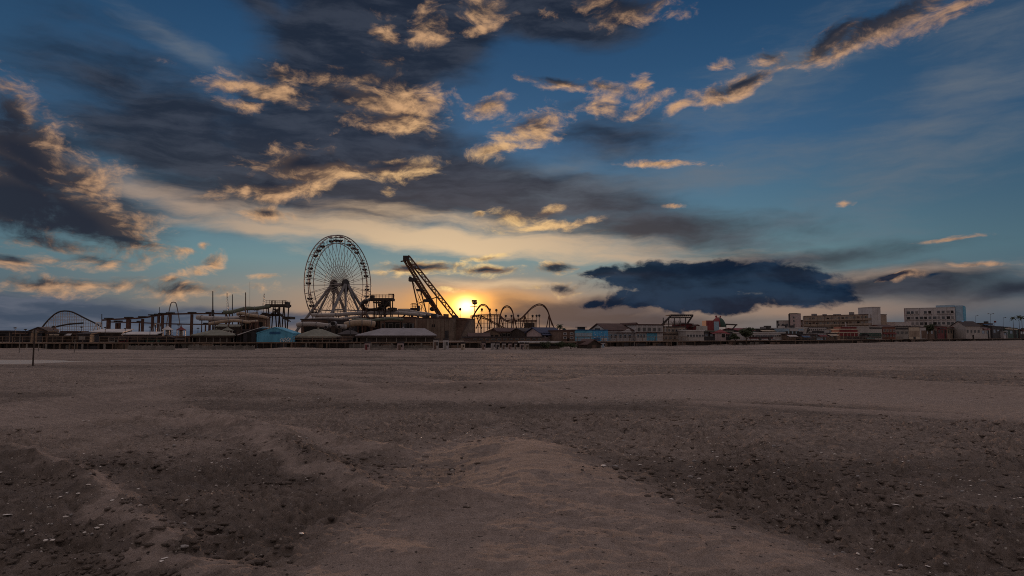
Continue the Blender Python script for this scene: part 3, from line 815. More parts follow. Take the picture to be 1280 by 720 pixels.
# ---------------------------------------------------------------- lattice coaster hill (far left)
def coaster_hill():
    D = 320
    tr = [(53, 409), (56, 405), (60, 400.5), (64, 396.5), (68, 393), (72, 390.6), (76, 389.2), (81, 388.7), (86, 389), (91, 390.2), (97, 393), (104, 396.7), (111, 400.2), (118, 403.5), (126, 408)]
    t = Thing('roller_coaster', 'dark arched roller coaster hill on a pale lattice at the far left', 'roller coaster', G(88, D, ZD))
    for o in (-0.9, 0.9):
        t.part('track', MB().tube([P(x, y, D + o) for x, y in tr], 0.36, 6), 'dark_steel')
    t.part('track', MB().tube([P(x, y, D - 5) for x, y in [(60, 411.5), (68, 409), (76, 407), (84, 405.6), (92, 404.7), (104, 403.8)]], 0.4, 6), 'dark_steel')
    xs = [p[0] for p in tr]; ys = [p[1] for p in tr]
    px = 58.0
    while px < 121:
        y = float(np.interp(px, xs, ys))
        b = MB()
        for o in (-1.1, 1.1):
            b.bar(G(px, D + o, ZD), P(px, y + .8, D + o), 0.11, n=4)
        zt = zat(y, D); z = ZD + 1.5
        while z < zt - 0.8:
            b.bar(Vector((xat(px, D, z), D - 1.1, z)), Vector((xat(px, D, z), D + 1.1, z)), 0.07, n=4); z += 1.5
        t.part('support_bent', b, 'white_steel'); px += 2.9
    for y in (393.5, 397, 400.5, 404, 408):
        on = [x for x in np.arange(54, 122, 0.5) if np.interp(x, xs, ys) < y - .5]
        if on: t.part('girt', MB().bar(P(on[0], y, D - 1.1), P(on[-1], y, D - 1.1), 0.08, n=4), 'white_steel')
coaster_hill()

# ---------------------------------------------------------------- monorail
def monorail():
    D = 205
    up = [(128, 399.3), (137, 398.6), (153, 397.8), (171, 397), (184, 395.6), (191, 394.3), (205, 392.4), (212, 391.8), (239, 391.2), (270, 391.2), (283, 391.4)]
    lowt = [(139, 401.8), (171, 402.4), (205, 404), (239, 404.6), (262, 404.8), (283, 404.6)]
    t = Thing('monorail_track', 'rust brown elevated monorail on thick piers left of the water slides', 'monorail', G(205, D, ZD))
    def beam(pts, d, h):
        for i in range(len(pts) - 1):
            a, b = P(*pts[i], d), P(*pts[i + 1], d)
            F = Frame(a, b - a, Vector((0, 0, 1)))
            F.ez = Vector((0, 0, 1))
            L = (b - a).length
            t.part('beam', MB().box(F, 0.004, L - .004, -.35, .35, -h, 0), 'rust_steel')
    beam(up, D, 0.42); beam(lowt, D + 9, 0.36)
    for px, y0, w, up_ in [(136, 398.7, 3.6, 1), (146, 402, 2.4, 0), (149.5, 402, 2.4, 0), (161, 397.5, 4.2, 1), (174.5, 402.4, 1.3, 0), (178.5, 396.7, 2.6, 1), (191, 394.4, 2.5, 1), (198.5, 393.5, 2.4, 1), (203.5, 392.6, 2.6, 1), (213, 391.8, 2.6, 1), (240, 391.3, 2.7, 1), (257, 404.7, 1.3, 0), (262.5, 391.3, 2.3, 1), (283, 391.4, 2.0, 1)]:
        d = D if up_ else D + 9
        w *= mpp(d) / 2
        a = P(px, y0, d); F = Frame(Vector((a.x, d, 0)), (1, 0, 0))
        pr = t.part('pier', MB().box(F, -w, w, -w, w, ZD, a.z - .43), 'rust_steel')
        cw = (4.2 if up_ else 2.2) * mpp(d)
        t.part('cap', MB().box(F, -cw, cw, -.8, .8, a.z + .004, a.z + .34), 'dark_steel', pr)
monorail()

# arch ride and thin masts
def arch_ride():
    D = 240
    t = Thing('catapult_ride', 'thin pale arch-shaped catapult ride rising above the monorail track', 'ride', G(216, D, ZD))
    for o, lab in ((-1.2, None), (1.2, None)):
        t.part('arch', MB().tube([P(x, y, D + o) for x, y in [(207, 412), (208.5, 404), (210.5, 393), (212.6, 383), (213.8, 379), (215, 377.9), (217, 377.7), (219, 378), (220.2, 379.6), (221.5, 385), (223, 393), (224.5, 403), (225.5, 411)]], 0.17, 6), 'grey_steel')
    t.part('launch_pad', MB().lathe(G(216, D, ZD), [(2.6, 0), (2.6, .35), (2.2, .4)], 16), 'concrete')
arch_ride()
def mast(px, y0, y1, D, label, r=.12, tilt=0, thick=None, m='dark_steel', lamp=False):
    b = G(px + tilt, D, ZD); top = P(px, y0, D)
    t = Thing('mast', label, 'mast', b, 'thin masts on the amusement pier')
    t.part('pole', MB().bar(b, top, r * 1.3, r * .75, 7), m)
    if thick: t.part('collar', MB().bar(b.lerp(top, thick[0]), b.lerp(top, thick[1]), r * 2.3, r * 2.0, 8), 'dark_steel')
    t.part('base_plate', MB().lathe(b, [(r * 3, 0), (r * 3, .2), (r * 1.5, .3)], 8), 'concrete')
    return t
mast(127.3, 392.5, 412, 205, 'short dark mast at the left end of the monorail', .14)
mast(199.4, 384, 395, 215, 'slim dark mast above the middle of the monorail', .10)
mast(266, 364, 400, 190, 'tall dark mast with thick lower collar right of the monorail', .17, 0, (.32, .62))
mast(290.5, 368, 398, 210, 'tall thin dark mast above the lower green water slide', .14)
mast(307, 365.5, 416, 175, 'tall mast with warm light put into its brown colour in front of the water slides', .15, 0, None, 'timber')  # brown pole colour stands in for warm light on its lower part
mast(312.3, 352, 390, 290, 'faint hair-thin mast standing far behind the water slides', .05)
def lattice_mast(px0, y0, px1, y1, label):
    D = 260
    a, b = P(px0, y0, D), G(px1, D, ZD)
    t = Thing('lattice_tower', label, 'tower', b, 'leaning lattice towers of the swing ride')
    for ox, oy in ((-.4, -.4), (.4, -.4), (0, .4)):
        t.part('chord', MB().bar(b + Vector((ox * 1.8, oy * 1.8, 0)), a + Vector((ox * .3, oy * .3, 0)), 0.07, 0.05, 5), 'grey_steel')
    z = MB(); n = 16
    for i in range(n):
        k0, k1 = i / n, (i + 1) / n
        q = lambda k, s_: b.lerp(a, k) + Vector((s_ * .4 * (1.8 - 1.5 * k), -.4 * (1.8 - 1.5 * k), 0))
        z.bar(q(k0, -1 if i % 2 else 1), q(k1, 1 if i % 2 else -1), 0.04, n=4)
    t.part('bracing', z, 'grey_steel')
lattice_mast(284, 366, 287.5, 400, 'left-leaning slim lattice tower above the water slides')
lattice_mast(330.5, 367, 326.5, 400, 'right-leaning slim lattice tower above the water slides')

# ---------------------------------------------------------------- water slides
def slide(label, pts, r, m, sup, D0, lab_sup='rust_steel', extra=None):
    t = Thing('water_slide', label, 'water slide', G(pts[0][0], pts[0][2], ZD), 'water slides on the pier')
    # smooth the course
    cr = []
    n = len(pts)
    for i in range(n - 1):
        p0, p1, p2, p3 = (Vector(P(*pts[max(0, min(n - 1, j))])) for j in (i - 1, i, i + 1, i + 2))
        for k in range(6):
            u = k / 6
            cr.append(0.5 * ((2 * p1) + (p2 - p0) * u + (2 * p0 - 5 * p1 + 4 * p2 - p3) * u * u + (3 * p1 - p0 - 3 * p2 + p3) * u ** 3))
    cr.append(P(*pts[-1]))
    t.part('flume', MB().tube(cr, r, 10), m, smooth=True)
    for j in range(4, len(cr) - 2, 8):
        d = (cr[j + 1] - cr[j]).normalized() * 0.09
        t.part('joint_flange', MB().bar(cr[j] - d, cr[j] + d, r * 1.14, n=10), 'grey_steel')
    for j in range(sup // 2, len(cr), sup):
        p = cr[j]
        if p.z - r < ZD + .5: continue
        t.part('support', MB().bar(Vector((p.x, p.y, ZD)), Vector((p.x, p.y, p.z - r * .8)), .16, .13, 6).bar(Vector((p.x - r * 1.2, p.y, p.z - r * 1.02)), Vector((p.x + r * 1.2, p.y, p.z - r * 1.02)), .09, n=4), lab_sup)
    return t
slide('long olive water slide falling left from the roofed slide tower', [(338, 382.6, 190), (328, 384.5, 190), (318, 385.6, 189), (308, 385.4, 188), (299, 387.5, 187), (289, 390, 186), (279, 390.2, 185)], .52, 'slide_green', 7, 190)
slide('broad grey water slide curving below the olive slide', [(247, 396.6, 182), (256, 397.6, 181), (268, 398.2, 180), (280, 398.6, 180), (291, 398.4, 182), (301, 396.5, 185), (310, 394, 188), (322, 392.6, 190)], .66, 'slide_grey', 8, 182)
slide('short tan water slide bending into the splash pool', [(297, 392.5, 179), (303, 391.5, 178), (312, 394, 177), (320, 395, 177), (328, 395.8, 178), (335, 398, 179)], .42, 'slide_tan', 8, 178)
slide('long pale water slide running level in front of the ferris wheel', [(391, 393.6, 205), (402, 394, 204), (420, 393.4, 203), (440, 392, 203), (460, 391, 203), (478, 391.4, 203), (498, 391.2, 203), (518, 392.6, 204), (532, 395, 205)], .56, 'slide_grey', 9, 203)
slide('grey-brown water slide tube lying low below the ferris wheel', [(372, 406, 176), (384, 405, 175), (396, 405.4, 174), (408, 407, 174), (420, 408, 174), (433, 408.6, 175)], .6, 'slide_grey', 9, 175)
slide('thick tan water slide tube ending left of the wide grey pavilion', [(431, 406.4, 180), (442, 404, 180), (452, 403.4, 180), (460, 404, 181), (468, 405.4, 182)], .85, 'slide_tan', 9, 180)
slide('dark coiled water slide wrapped round the second slide tower', [(462, 374.8, 199), (457, 376, 198), (453.5, 378.5, 198), (453.2, 382, 199), (455.5, 385.5, 201), (460, 387.3, 203), (468, 387, 204), (478, 384.5, 203), (484, 381.5, 201), (486, 378.5, 199)], .50, 'dark_steel', 10, 200)
slide('pale lower water slide leaving the second slide tower to the right', [(470, 387.2, 207), (482, 388, 207), (496, 389, 207), (508, 388.6, 206), (520, 390.5, 206), (540, 393.5, 207), (553, 397, 208)], .5, 'slide_grey', 9, 207)
# round tube mouths under the wheel
for k, (px, y, r, lab) in enumerate([(416.5, 404.5, 3.2, 'big dark round pipe mouth below the ferris wheel'), (407.5, 409.3, 2.1, 'small dark round pipe mouth left of the thick tan slide'), (424.3, 408.8, 1.9, 'smallest dark round pipe mouth beside the thick tan slide')]):
    D = 172; r *= mpp(D); c = P(px, y, D)
    t = Thing('pipe', lab, 'pipe', Vector((c.x, c.y, ZD)), 'round pipe mouths on the pier')
    t.part('shell', MB().tube([c + Vector((0, -.3, 0)), c + Vector((0, 1.6, 0))], r, 14), 'grey_steel')
    t.part('mouth', MB().tube([c + Vector((0, -.36, 0)), c + Vector((0, -.305, 0))], r * .82, 14), 'opening_dark')
    t.part('cradle', MB().box(Frame(Vector((c.x, c.y, ZD)), (1, 0, 0)), -r * .8, r * .8, 0, 1.2, 0, max(.1, c.z - r - ZD)), 'dark_timber')

def slide_tower(label, D, deck, rails, posts, low, box, arms, stair):
    x0, x1, y0, y1 = deck
    t = Thing('slide_tower', label, 'tower', G((x0 + x1) / 2, D, ZD), 'slide towers of the water park')
    F = WORLD
    def pb(name, a, b, c, d, m, y0_=-2.2, y1_=2.2):
        p, q = P(a, d, D), P(b, c, D)
        return t.part(name, MB().box(F, p.x, q.x, D + y0_, D + y1_, p.z, q.z), m)
    pb('platform', x0, x1, y0, y1, 'dark_timber')
    for a, b, c, d in low: pb('landing', a, b, c, d, 'dark_timber')
    for a, b, c, d in box: pb('cabin', a, b, c, d, 'dark_steel', -1.2, 1.2)
    for a, b, c, d in arms: pb('gantry', a, b, c, d, 'rust_steel', -.25, .25)
    for px in posts:
        for o in (-2, 2):
            t.part('leg', MB().bar(G(px, D + o, ZD), Vector((xat(px, D, zat(y1, D)), D + o, zat(y1, D) - .02)), .17, n=6), 'dark_timber')
    for o in (-2.1, 2.1):
        for z in (.55, 1.05):
            a = P(x0, y0, D) + Vector((0, o, z)); b = P(x1, y0, D) + Vector((0, o, z))
            t.part('rail', MB().bar(a, b, .05, n=4), 'rust_steel')
        for px in rails:
            a = P(px, y0, D) + Vector((0, o, 0)); t.part('baluster', MB().bar(a, a + Vector((0, 0, 1.05)), .05, n=4), 'rust_steel')
    for (sx0, sy0, sx1, sy1) in stair:
        a, b = P(sx0, sy0, D - 3), P(sx1, sy1, D - 3)
        s = MB(); n = 12
        for o in (-.8, .8): s.bar(a + Vector((0, o, 0)), b + Vector((0, o, 0)), .16, n=4)
        for i in range(n):
            c = a.lerp(b, (i + .5) / n); s.box(WORLD, c.x - .18, c.x + .18, c.y - .8, c.y + .8, c.z - .03, c.z + .05)
        t.part('staircase', s, 'dark_timber')
    return t
slide_tower('roofed slide tower with open stairs left of the ferris wheel', 192, (335, 361, 380.6, 383.6), [336, 340, 344, 348, 352, 356], [338.5, 346.8, 351.5, 358],
            [(329, 351, 392.6, 395), (356, 366, 396, 399)], [(357.5, 361, 377.6, 384.6), (329, 333, 391, 395.3)],
            [(339.4, 340, 376.3, 381), (343.4, 344, 376.3, 381), (338.8, 344.4, 375.9, 376.5), (353, 353.6, 376.3, 381), (357, 357.6, 376.3, 381), (352.4, 358, 375.9, 376.5)],
            [(351, 394, 343, 386), (347, 391, 362, 402), (349, 386, 338, 394)])
slide_tower('dark slide tower with overhanging gantry right of the ferris wheel', 202, (463, 492, 373, 376.2), [464, 468, 472, 476, 480, 484, 488], [469, 475, 481, 489.3],
            [(474, 486, 380, 383), (486, 495, 384.8, 388), (468, 480, 377.4, 379)], [(463.8, 467.5, 369.2, 373), (478, 487, 376.4, 381.5)],
            [(490.7, 492.6, 367.6, 373.5), (485.5, 492.4, 367.2, 368.4)], [(486, 377, 478, 388), (470, 388, 478, 381)])
slide_tower('low dark slide platform with goalpost frame left of the leaning boom', 212, (514, 524, 385.2, 388), [515, 517.5, 520, 522.5], [515.2, 522.6],
            [(499, 512, 386.2, 388)], [(521.6, 524.4, 382.4, 388.4)], [(515, 515.5, 379.6, 386), (518.5, 519, 379.6, 386), (514.4, 519.6, 379.1, 379.8)], [(512, 388, 504, 396)])

# ---------------------------------------------------------------- ferris wheel
def ferris_wheel():
    D = 280.0
    hub = P(424.6, 356, D)
    az = math.atan2(hub.x, hub.y)
    v = Vector((math.sin(az), math.cos(az), 0)); r_ = Vector((math.cos(az), -math.sin(az), 0))
    ph = math.acos(0.615)
    hx = r_ * math.cos(ph) + v * math.sin(ph)             # in the wheel's plane
    ax = r_ * math.sin(ph) - v * math.cos(ph)             # axle, towards the viewer
    up = Vector((0, 0, 1))
    R1 = 62.0 * mpp(D); R0 = R1 * 0.845
    t = Thing('ferris_wheel', 'giant open-spoked ferris wheel with hanging gondolas left of the sun', 'ferris wheel', Vector((hub.x, hub.y, ZD)))
    def at(a, r, o=0.0): return hub + (hx * math.sin(a) + up * math.cos(a)) * r + ax * o
    N = 40
    for o in (-0.95, 0.95):
        t.part('rim', MB().tube([at(2 * PI * i / 80, R1, o) for i in range(80)], 0.21, 6, True), 'wheel_steel')
        t.part('rim', MB().tube([at(2 * PI * i / 80, R0, o) for i in range(80)], 0.17, 6, True), 'wheel_steel')
    for i in range(N):
        a = 2 * PI * (i + .5) / N
        b = MB()
        for o in (-0.95, 0.95): b.bar(at(a, R0, o), at(a, R1, o), 0.085, n=5)
        b.bar(at(a, R0, -.95), at(a, R0, .95), 0.07, n=5); b.bar(at(a, R1, -.95), at(a, R1, .95), 0.08, n=5)
        t.part('rim_rung', b, 'wheel_steel')
    for i in range(N):
        a = 2 * PI * (i + .5) / N
        for o in (-1, 1):
            t.part('spoke', MB().bar(at(a + .04 * o, 2.0, 2.3 * o), at(a, R0, .95 * o), 0.10, 0.075, 5), 'wheel_steel')
    t.part('spoke_ring', MB().tube([at(2 * PI * i / 60, R0 * .44, 1.5) for i in range(60)], 0.07, 5, True).tube([at(2 * PI * i / 60, R0 * .44, -1.5) for i in range(60)], 0.07, 5, True), 'wheel_steel')
    # gondolas in threes, every fourth seat left empty
    proto = None
    for i in range(N):
        if i % 4 == 1: continue
        c = at(2 * PI * i / N, (R0 + R1) / 2 + .15, 0) + Vector((0, 0, -0.55))
        if proto is None:
            g = MB().lathe(c, [(.35, -.75), (.85, -.62), (1.12, -.15), (1.12, .1), (1.0, .1), (.95, -.1)], 12)
            gd = t.part('gondola', g, 'dark_steel', smooth=True)
            hang = MB()
            for k in range(4):
                q = c + Vector((math.cos(k * PI / 2) * .95, math.sin(k * PI / 2) * .95, 0)); hang.bar(q, c + Vector((0, 0, 1.15)) + (q - c) * .55, .045, n=4)
            h = t.part('hanger', hang, 'dark_steel', gd)
            cp = t.part('canopy', MB().lathe(c + Vector((0, 0, 1.1)), [(1.05, 0), (.95, .12), (.1, .42)], 12), 'maroon_paint', gd)
            proto = (gd, h, cp, c)
        else:
            gd, h, cp, c0 = proto
            n = gd.copy(); COL.objects.link(n); n.parent = t.o; n.location = c - c0
            for q in (h, cp):
                m = q.copy(); COL.objects.link(m); m.parent = n
    for o in (-3.0, 3.0):
        t.part('hub_disc', MB().tube([hub + ax * (o - .35), hub + ax * (o + .35)], 2.25, 20), 'dark_steel')
        t.part('drive_housing', MB().tube([hub + ax * o - up * 2.2 - ax * .5, hub + ax * o - up * 2.2 + ax * .5], 1.1, 12), 'dark_steel')
    t.part('axle', MB().tube([hub - ax * 3.2, hub + ax * 3.2], .75, 12), 'grey_steel')
    # two A-frames that stand apart across the axle, with inner struts
    for o in (-3.0, 3.0):
        for s, k in ((-1, 1.0), (1, 1.0)):
            foot = hub + hx * (s * 20.5) + ax * (o * 2.35); foot.z = ZD
            t.part('support_leg', MB().bar(hub + ax * o * 1.1 + hx * s * 1.0, foot, .62, .5, 8), 'grey_steel')
            foot2 = hub + hx * (s * 8.5) + ax * (o * 3.3); foot2.z = ZD
            t.part('support_leg', MB().bar(hub + ax * o * 1.15 + hx * s * .6, foot2, .5, .42, 8), 'grey_steel')
            t.part('footing', MB().lathe(Vector((foot.x, foot.y, ZD)), [(1.3, 0), (1.3, .5), (.9, .6)], 10), 'concrete')
        a = hub + ax * o * 1.7 + hx * -9; b = hub + ax * o * 1.7 + hx * 9
        a.z = b.z = ZD + (hub.z - ZD) * .53
        t.part('cross_tie', MB().bar(a, b, .22, n=6), 'grey_steel')
    cz = Vector((hub.x, hub.y, ZD))
    t.part('boarding_platform', MB().box(Frame(cz, hx), -7, 7, -4, 4, 0.01, 1.2), 'dark_timber')
ferris_wheel()

# ---------------------------------------------------------------- leaning lattice boom
def leaning_boom():
    D = 240
    t = Thing('lattice_boom', 'tall rust brown lattice ride boom leaning left beside the setting sun', 'ride', G(550, D, ZD))
    ex = lambda x, y, o=0: P(x, y, D + o)
    def truss(name, a, b, w, r, n, o=1.1, m='boom_steel'):
        A, B = a, b
        d = (P(*b, D) - P(*a, D)); perp = Vector((d.z, 0, -d.x)).normalized() * w
        c = []
        for sx in (-1, 1):
            for so in (-1, 1):
                p, q = P(*a, D) + perp * sx + Vector((0, so * o, 0)), P(*b, D) + perp * sx + Vector((0, so * o, 0))
                t.part('chord', MB().bar(p, q, r, n=6), m); c.append((p, q))
        br = MB()
        for i in range(n):
            k0, k1 = i / n, (i + 1) / n
            for (u, v_) in ((0, 2), (1, 3), (0, 1), (2, 3)):
                (p, q), (e, f) = c[u], c[v_]
                if i % 2: (p, q), (e, f) = (e, f), (p, q)
                br.bar(p.lerp(q, k0), e.lerp(f, k1), r * .62, n=4)
        t.part('lacing', br, m)
    truss('left', (506.2, 324.5), (552.8, 399), .48, .26, 26)
    truss('right', (509.6, 321), (572.8, 401), .62, .21, 30)
    t.part('main_spar', MB().bar(ex(516.5, 347), ex(553, 399), .55, .65, 8), 'boom_steel')
    t.part('head_block', MB().box(Frame(ex(508, 323.5), (1, 0, 0)), -1.0, .9, -1.3, 1.3, -.8, 1.0), 'dark_steel')
    t.part('crossarm', MB().bar(ex(500.8, 327), ex(512, 325), .2, n=6).bar(ex(501.4, 326.4, 1), ex(510, 325.4, 1), .16, n=6), 'rust_steel')
    for x0, x1, y0, y1 in ((511.4, 520.6, 347.8, 351.8), (521, 529.5, 361.6, 364), (530.4, 540, 374.2, 377.4), (512, 514, 346, 348)):
        a, b = P(x0, y1, D), P(x1, y0, D)
        pf = t.part('service_platform', MB().box(WORLD, a.x, b.x, D - 1.6, D + 1.6, a.z, b.z), 'dark_steel')
        t.part('guard_rail', MB().bar(a + Vector((0, -1.6, b.z - a.z + .9)), b + Vector((0, -1.6, .9)), .05, n=4), 'rust_steel', pf)
    for a, b, r in (((515.4, 352), (523, 386), .24), ((526, 364), (533, 391), .22), ((516, 352), (527, 378), .1), ((527, 364), (519, 385), .08), ((521, 364), (528, 380), .08), ((528, 377.5), (526, 392), .12),
                    ((523, 379), (545.6, 371.6), .16), ((536.4, 376), (536, 392), .15), ((545.8, 372), (546, 388), .15), ((523, 377), (533.5, 392), .07), ((532, 377), (523, 390), .07)):
        t.part('strut', MB().bar(ex(*a), ex(*b), r, n=6), 'boom_steel')
    for px in (553, 573, 523, 533.2, 536, 546):
        y = {553: 399, 573: 401, 523: 386, 533.2: 391, 536: 392, 546: 388}[px]
        t.part('leg', MB().bar(G(px, D, ZD), P(px, y, D), .3, n=6), 'dark_steel')
    t.part('capsule', MB().ball(ex(540.5, 386.2), 1.0, 8, .8), 'dark_steel', smooth=True)
leaning_boom()

# ---------------------------------------------------------------- looping coaster right of the sun
def spline(pts, D, k=6):
    q = [P(x, y, d if d else D) for x, y, d in [(p + (0,))[:3] for p in pts]]; out = []
    for i in range(len(q) - 1):
        p0, p1, p2, p3 = q[max(0, i - 1)], q[i], q[i + 1], q[min(len(q) - 1, i + 2)]
        for j in range(k):
            u = j / k
            out.append(0.5 * ((2 * p1) + (p2 - p0) * u + (2 * p0 - 5 * p1 + 4 * p2 - p3) * u * u + (3 * p1 - p0 - 3 * p2 + p3) * u ** 3))
    out.append(q[-1]); return out
def loop_coaster():
    D = 232
    t = Thing('loop_coaster', 'dark looping roller coaster with three arches right of the sun', 'roller coaster', G(635, D, ZD))
    runs = [[(588.5, 410), (589.5, 404), (591, 397), (593.5, 391), (597, 385.5), (600.5, 381.4), (604, 380.4), (607.5, 381.6), (610.5, 385), (612.4, 390), (613.6, 397), (614, 405)],
            [(597, 394.5), (603, 396), (611, 399.4), (619, 403.6), (627, 408), (636, 413)],
            [(588, 395.2), (597, 393.8), (606, 393.6), (616, 393.4), (626, 393.6)],
            [(624.6, 412), (624.8, 404), (625.2, 396), (626.6, 389.5), (629.2, 384.6), (633, 382.3), (637, 383.4), (640, 387.4), (641.6, 393), (641.8, 400), (641.4, 411)],
            [(625.5, 394, 228), (629, 398, 227), (635, 401, 226), (643, 401, 226), (650, 398.4, 226), (655.5, 393.6, 227), (661, 387.6, 229), (667, 382.6, 231), (673.5, 380, 233), (679.5, 381.6, 235), (683.6, 386.4, 236), (686, 392, 237), (688, 398.5, 238), (690.4, 406, 239)],
            [(632, 400.6, 240), (640, 399.8, 240), (655, 400.4, 240), (671, 400.4, 240)]]
    for run in runs:
        c = spline(run, D)
        for o in (-.5, .5):
            t.part('track', MB().tube([p + Vector((0, o, 0)) for p in c], .17, 5), 'rust_steel')
        tie = MB()
        for p in c[::2]: tie.bar(p + Vector((0, -.5, 0)), p + Vector((0, .5, 0)), .1, n=4)
        tie.tube([p - Vector((0, 0, .42)) for p in c], .14, 5)
        t.part('spine', tie, 'rust_steel')
    cols = [(590, 397), (593.4, 393.6), (597.6, 394), (601, 394), (605, 393.5), (609.6, 393.4), (613.8, 397), (618, 393.6), (622, 393.6), (625, 396), (629, 398), (634.6, 401), (641.6, 396), (645, 400.6), (650.8, 398), (656, 394), (660, 389), (664, 400.4), (669, 400.4), (612, 386.6)]
    for px, y in cols:
        t.part('column', MB().bar(G(px, D, ZD), P(px, y, D), .15, .12, 6), 'rust_steel')
    for a, b in (((586, 410), (591, 395)), ((602, 393.6), (595, 411)), ((595, 394), (602, 411)), ((625, 394), (622.6, 411)), ((625, 394), (629.6, 411)), ((642, 395), (639, 411)), ((642, 395), (646, 411)), ((614, 395), (611, 411)), ((686.2, 394), (682.8, 411)), ((687.6, 397), (693, 411)), ((686.6, 396), (687, 411)), ((656, 394), (652, 411)), ((656, 394), (661, 411))):
        t.part('brace', MB().bar(P(*b, D), P(*a, D), .17, n=5), 'rust_steel')
    for y in (398.5, 404, 409):
        t.part('girt', MB().bar(P(590, y, D), P(664, y, D), .09, n=4), 'rust_steel')
    # lift house
    a = P(655, 399.5, D); F = Frame(Vector((a.x, D - 2, ZD)), (1, 0, 0))
    a2 = P(668, 401, D)
    t.part('lift_house', MB().box(F, 0, a2.x - a.x, 0, 4, a2.z - ZD - 2.4, a2.z - ZD - .6), 'dark_timber')
loop_coaster()

# lamp posts with round globes along the coaster
lp = Thing('park_lamp', 'globe lamp on a thin pole, first from the left along the looping coaster', 'lamp post', (0, 0, 0), 'globe lamps along the looping coaster')
Hl = 7.0
lp.part('pole', MB().bar((0, 0, 0), (0, 0, Hl), .10, .06, 6), 'dark_steel')
lp.part('globe', MB().ball((0, 0, Hl + .28), .36, 8), 'dark_steel', smooth=True)
lp.part('bracket', MB().bar((-.45, 0, Hl - .15), (.45, 0, Hl - .15), .05, n=4), 'dark_steel')
ords = ['first', 'second', 'third', 'fourth', 'fifth', 'sixth', 'seventh', 'eighth', 'ninth', 'tenth', 'eleventh', 'twelfth']
for i, (px, y) in enumerate([(575, 386.6), (602.2, 387), (612.2, 387.2), (620.4, 387.8), (632.2, 394.8), (639.4, 394.8), (647.8, 394.6), (665.8, 394.8), (670.8, 394.6), (674.2, 394.4)]):
    D = 196 + (i * 7) % 19
    g = G(px, D, ZD); sc = (zat(y, D) - ZD) / (Hl + .28)
    if i == 0: lp.o.location = g; lp.o.scale = (1, 1, sc)
    else: copy_thing(lp.o, g, 'globe lamp on a thin pole, %s from the left along the looping coaster' % ords[i], sc=(1, 1, sc))
# flag mast with round crow's nest, in front of the sun's right side
D = 222; b = G(593.4, D, ZD); top = P(593.4, 377, D)
t = Thing('crows_nest_mast', 'dark mast with ragged basket top just right of the sun', 'mast', b)
t.part('pole', MB().bar(b, top, .2, .13, 7), 'rust_steel')
t.part('basket', MB().lathe(top + Vector((0, 0, -.5)), [(.3, -.5), (.8, -.2), (.9, .3), (.55, .35)], 10), 'rust_steel')
t.part('sail', MB().box(Frame(top, (1, 0, 0)), -1.05, .7, -.06, .06, -.1, .55), 'rust_steel')
t.part('yard', MB().bar(top + Vector((-1.6, 0, -1.7)), top + Vector((.9, 0, -1.5)), .12, n=5), 'rust_steel')

# ---------------------------------------------------------------- small rides and clutter on the left half of the pier
def tent_ride(label, px, D, top, eave, rpx, m, n=8):
    c = G(px, D, ZD); r = rpx * mpp(D); H = zat(top, D) - ZD; he = zat(eave, D) - ZD
    t = Thing('tent_ride', label, 'ride', c, 'small round rides on the pier')
    t.part('canopy', MB().lathe(c, [(r, he), (r, he + .12), (r * .5, he + (H - he) * .55), (.12, H), (.05, H + .5)], 16), m)
    t.part('centre_pole', MB().bar(c, c + Vector((0, 0, he)), .3, n=8), 'grey_steel')
    t.part('platform', MB().lathe(c, [(r * .95, 0), (r * .95, .35), (r * .9, .4)], 16), 'dark_timber')
    for k in range(n):
        a = 2 * PI * k / n; p = c + Vector((math.cos(a) * r * .86, math.sin(a) * r * .86, 0))
        t.part('post', MB().bar(p + Vector((0, 0, .41)), p + Vector((0, 0, he + .05)), .06, n=5), 'white_steel')
tent_ride('small round ride with white conical canopy under the monorail', 209, 168, 407.5, 412.6, 6.5, 'roof_white')
tent_ride('small round ride with dark red canopy right of the monorail middle', 226, 172, 408.5, 413, 6, 'maroon_paint')
tent_ride('low round ride with grey canopy below the tan slide bend', 284, 158, 409, 413.4, 7, 'roof_sage')
tent_ride('tiny round ride with brown canopy at the foot of the lattice hill', 68, 160, 409.6, 413, 5, 'plaster_brown')
def swing_frame(label, px, D, top, w, m):
    t = Thing('swing_ride', label, 'ride', G(px, D, ZD), 'swing frames on the pier')
    k = w * mpp(D)
    for s in (-1, 1):
        for o in (-1, 1):
            t.part('leg', MB().bar(G(px, D, ZD) + Vector((s * k, o * 2.2, 0)), Vector((xat(px, D), D, zat(top, D))) + Vector((s * k * .62, 0, 0)), .13, n=6), m)
    a = Vector((xat(px, D), D, zat(top, D)))
    t.part('crossbeam', MB().bar(a - Vector((k * .8, 0, 0)), a + Vector((k * .8, 0, 0)), .16, n=6), m)
    t.part('boat', MB().box(Frame(a, (1, 0, 0)), -k * .5, k * .5, -.5, .5, -(a.z - ZD) * .78, -(a.z - ZD) * .6), 'maroon_paint')
    for s in (-.4, .4): t.part('hanger', MB().bar(a + Vector((s * k, 0, 0)), a + Vector((s * k, 0, -(a.z - ZD) * .6)), .06, n=5), m)
swing_frame('small steel swing frame among the monorail piers', 196, 175, 404.5, 5, 'grey_steel')
swing_frame('small dark swing frame left of the roofed slide tower', 318, 170, 403, 6, 'rust_steel')
swing_frame('white swing frame between the coaster hill and the monorail', 122, 178, 403.5, 4, 'white_steel')
dp = Thing('deck_lamp', 'thin deck lamp, first from the left along the pier', 'lamp post', (0, 0, 0), 'deck lamps along the left half of the pier')
dp.part('pole', MB().bar((0, 0, 0), (0, 0, 4), .07, .05, 6), 'dark_steel')
dp.part('lamp_head', MB().lathe((0, 0, 4), [(.1, 0), (.3, .08), (.25, .25), (.06, .35)], 8), 'dark_steel')
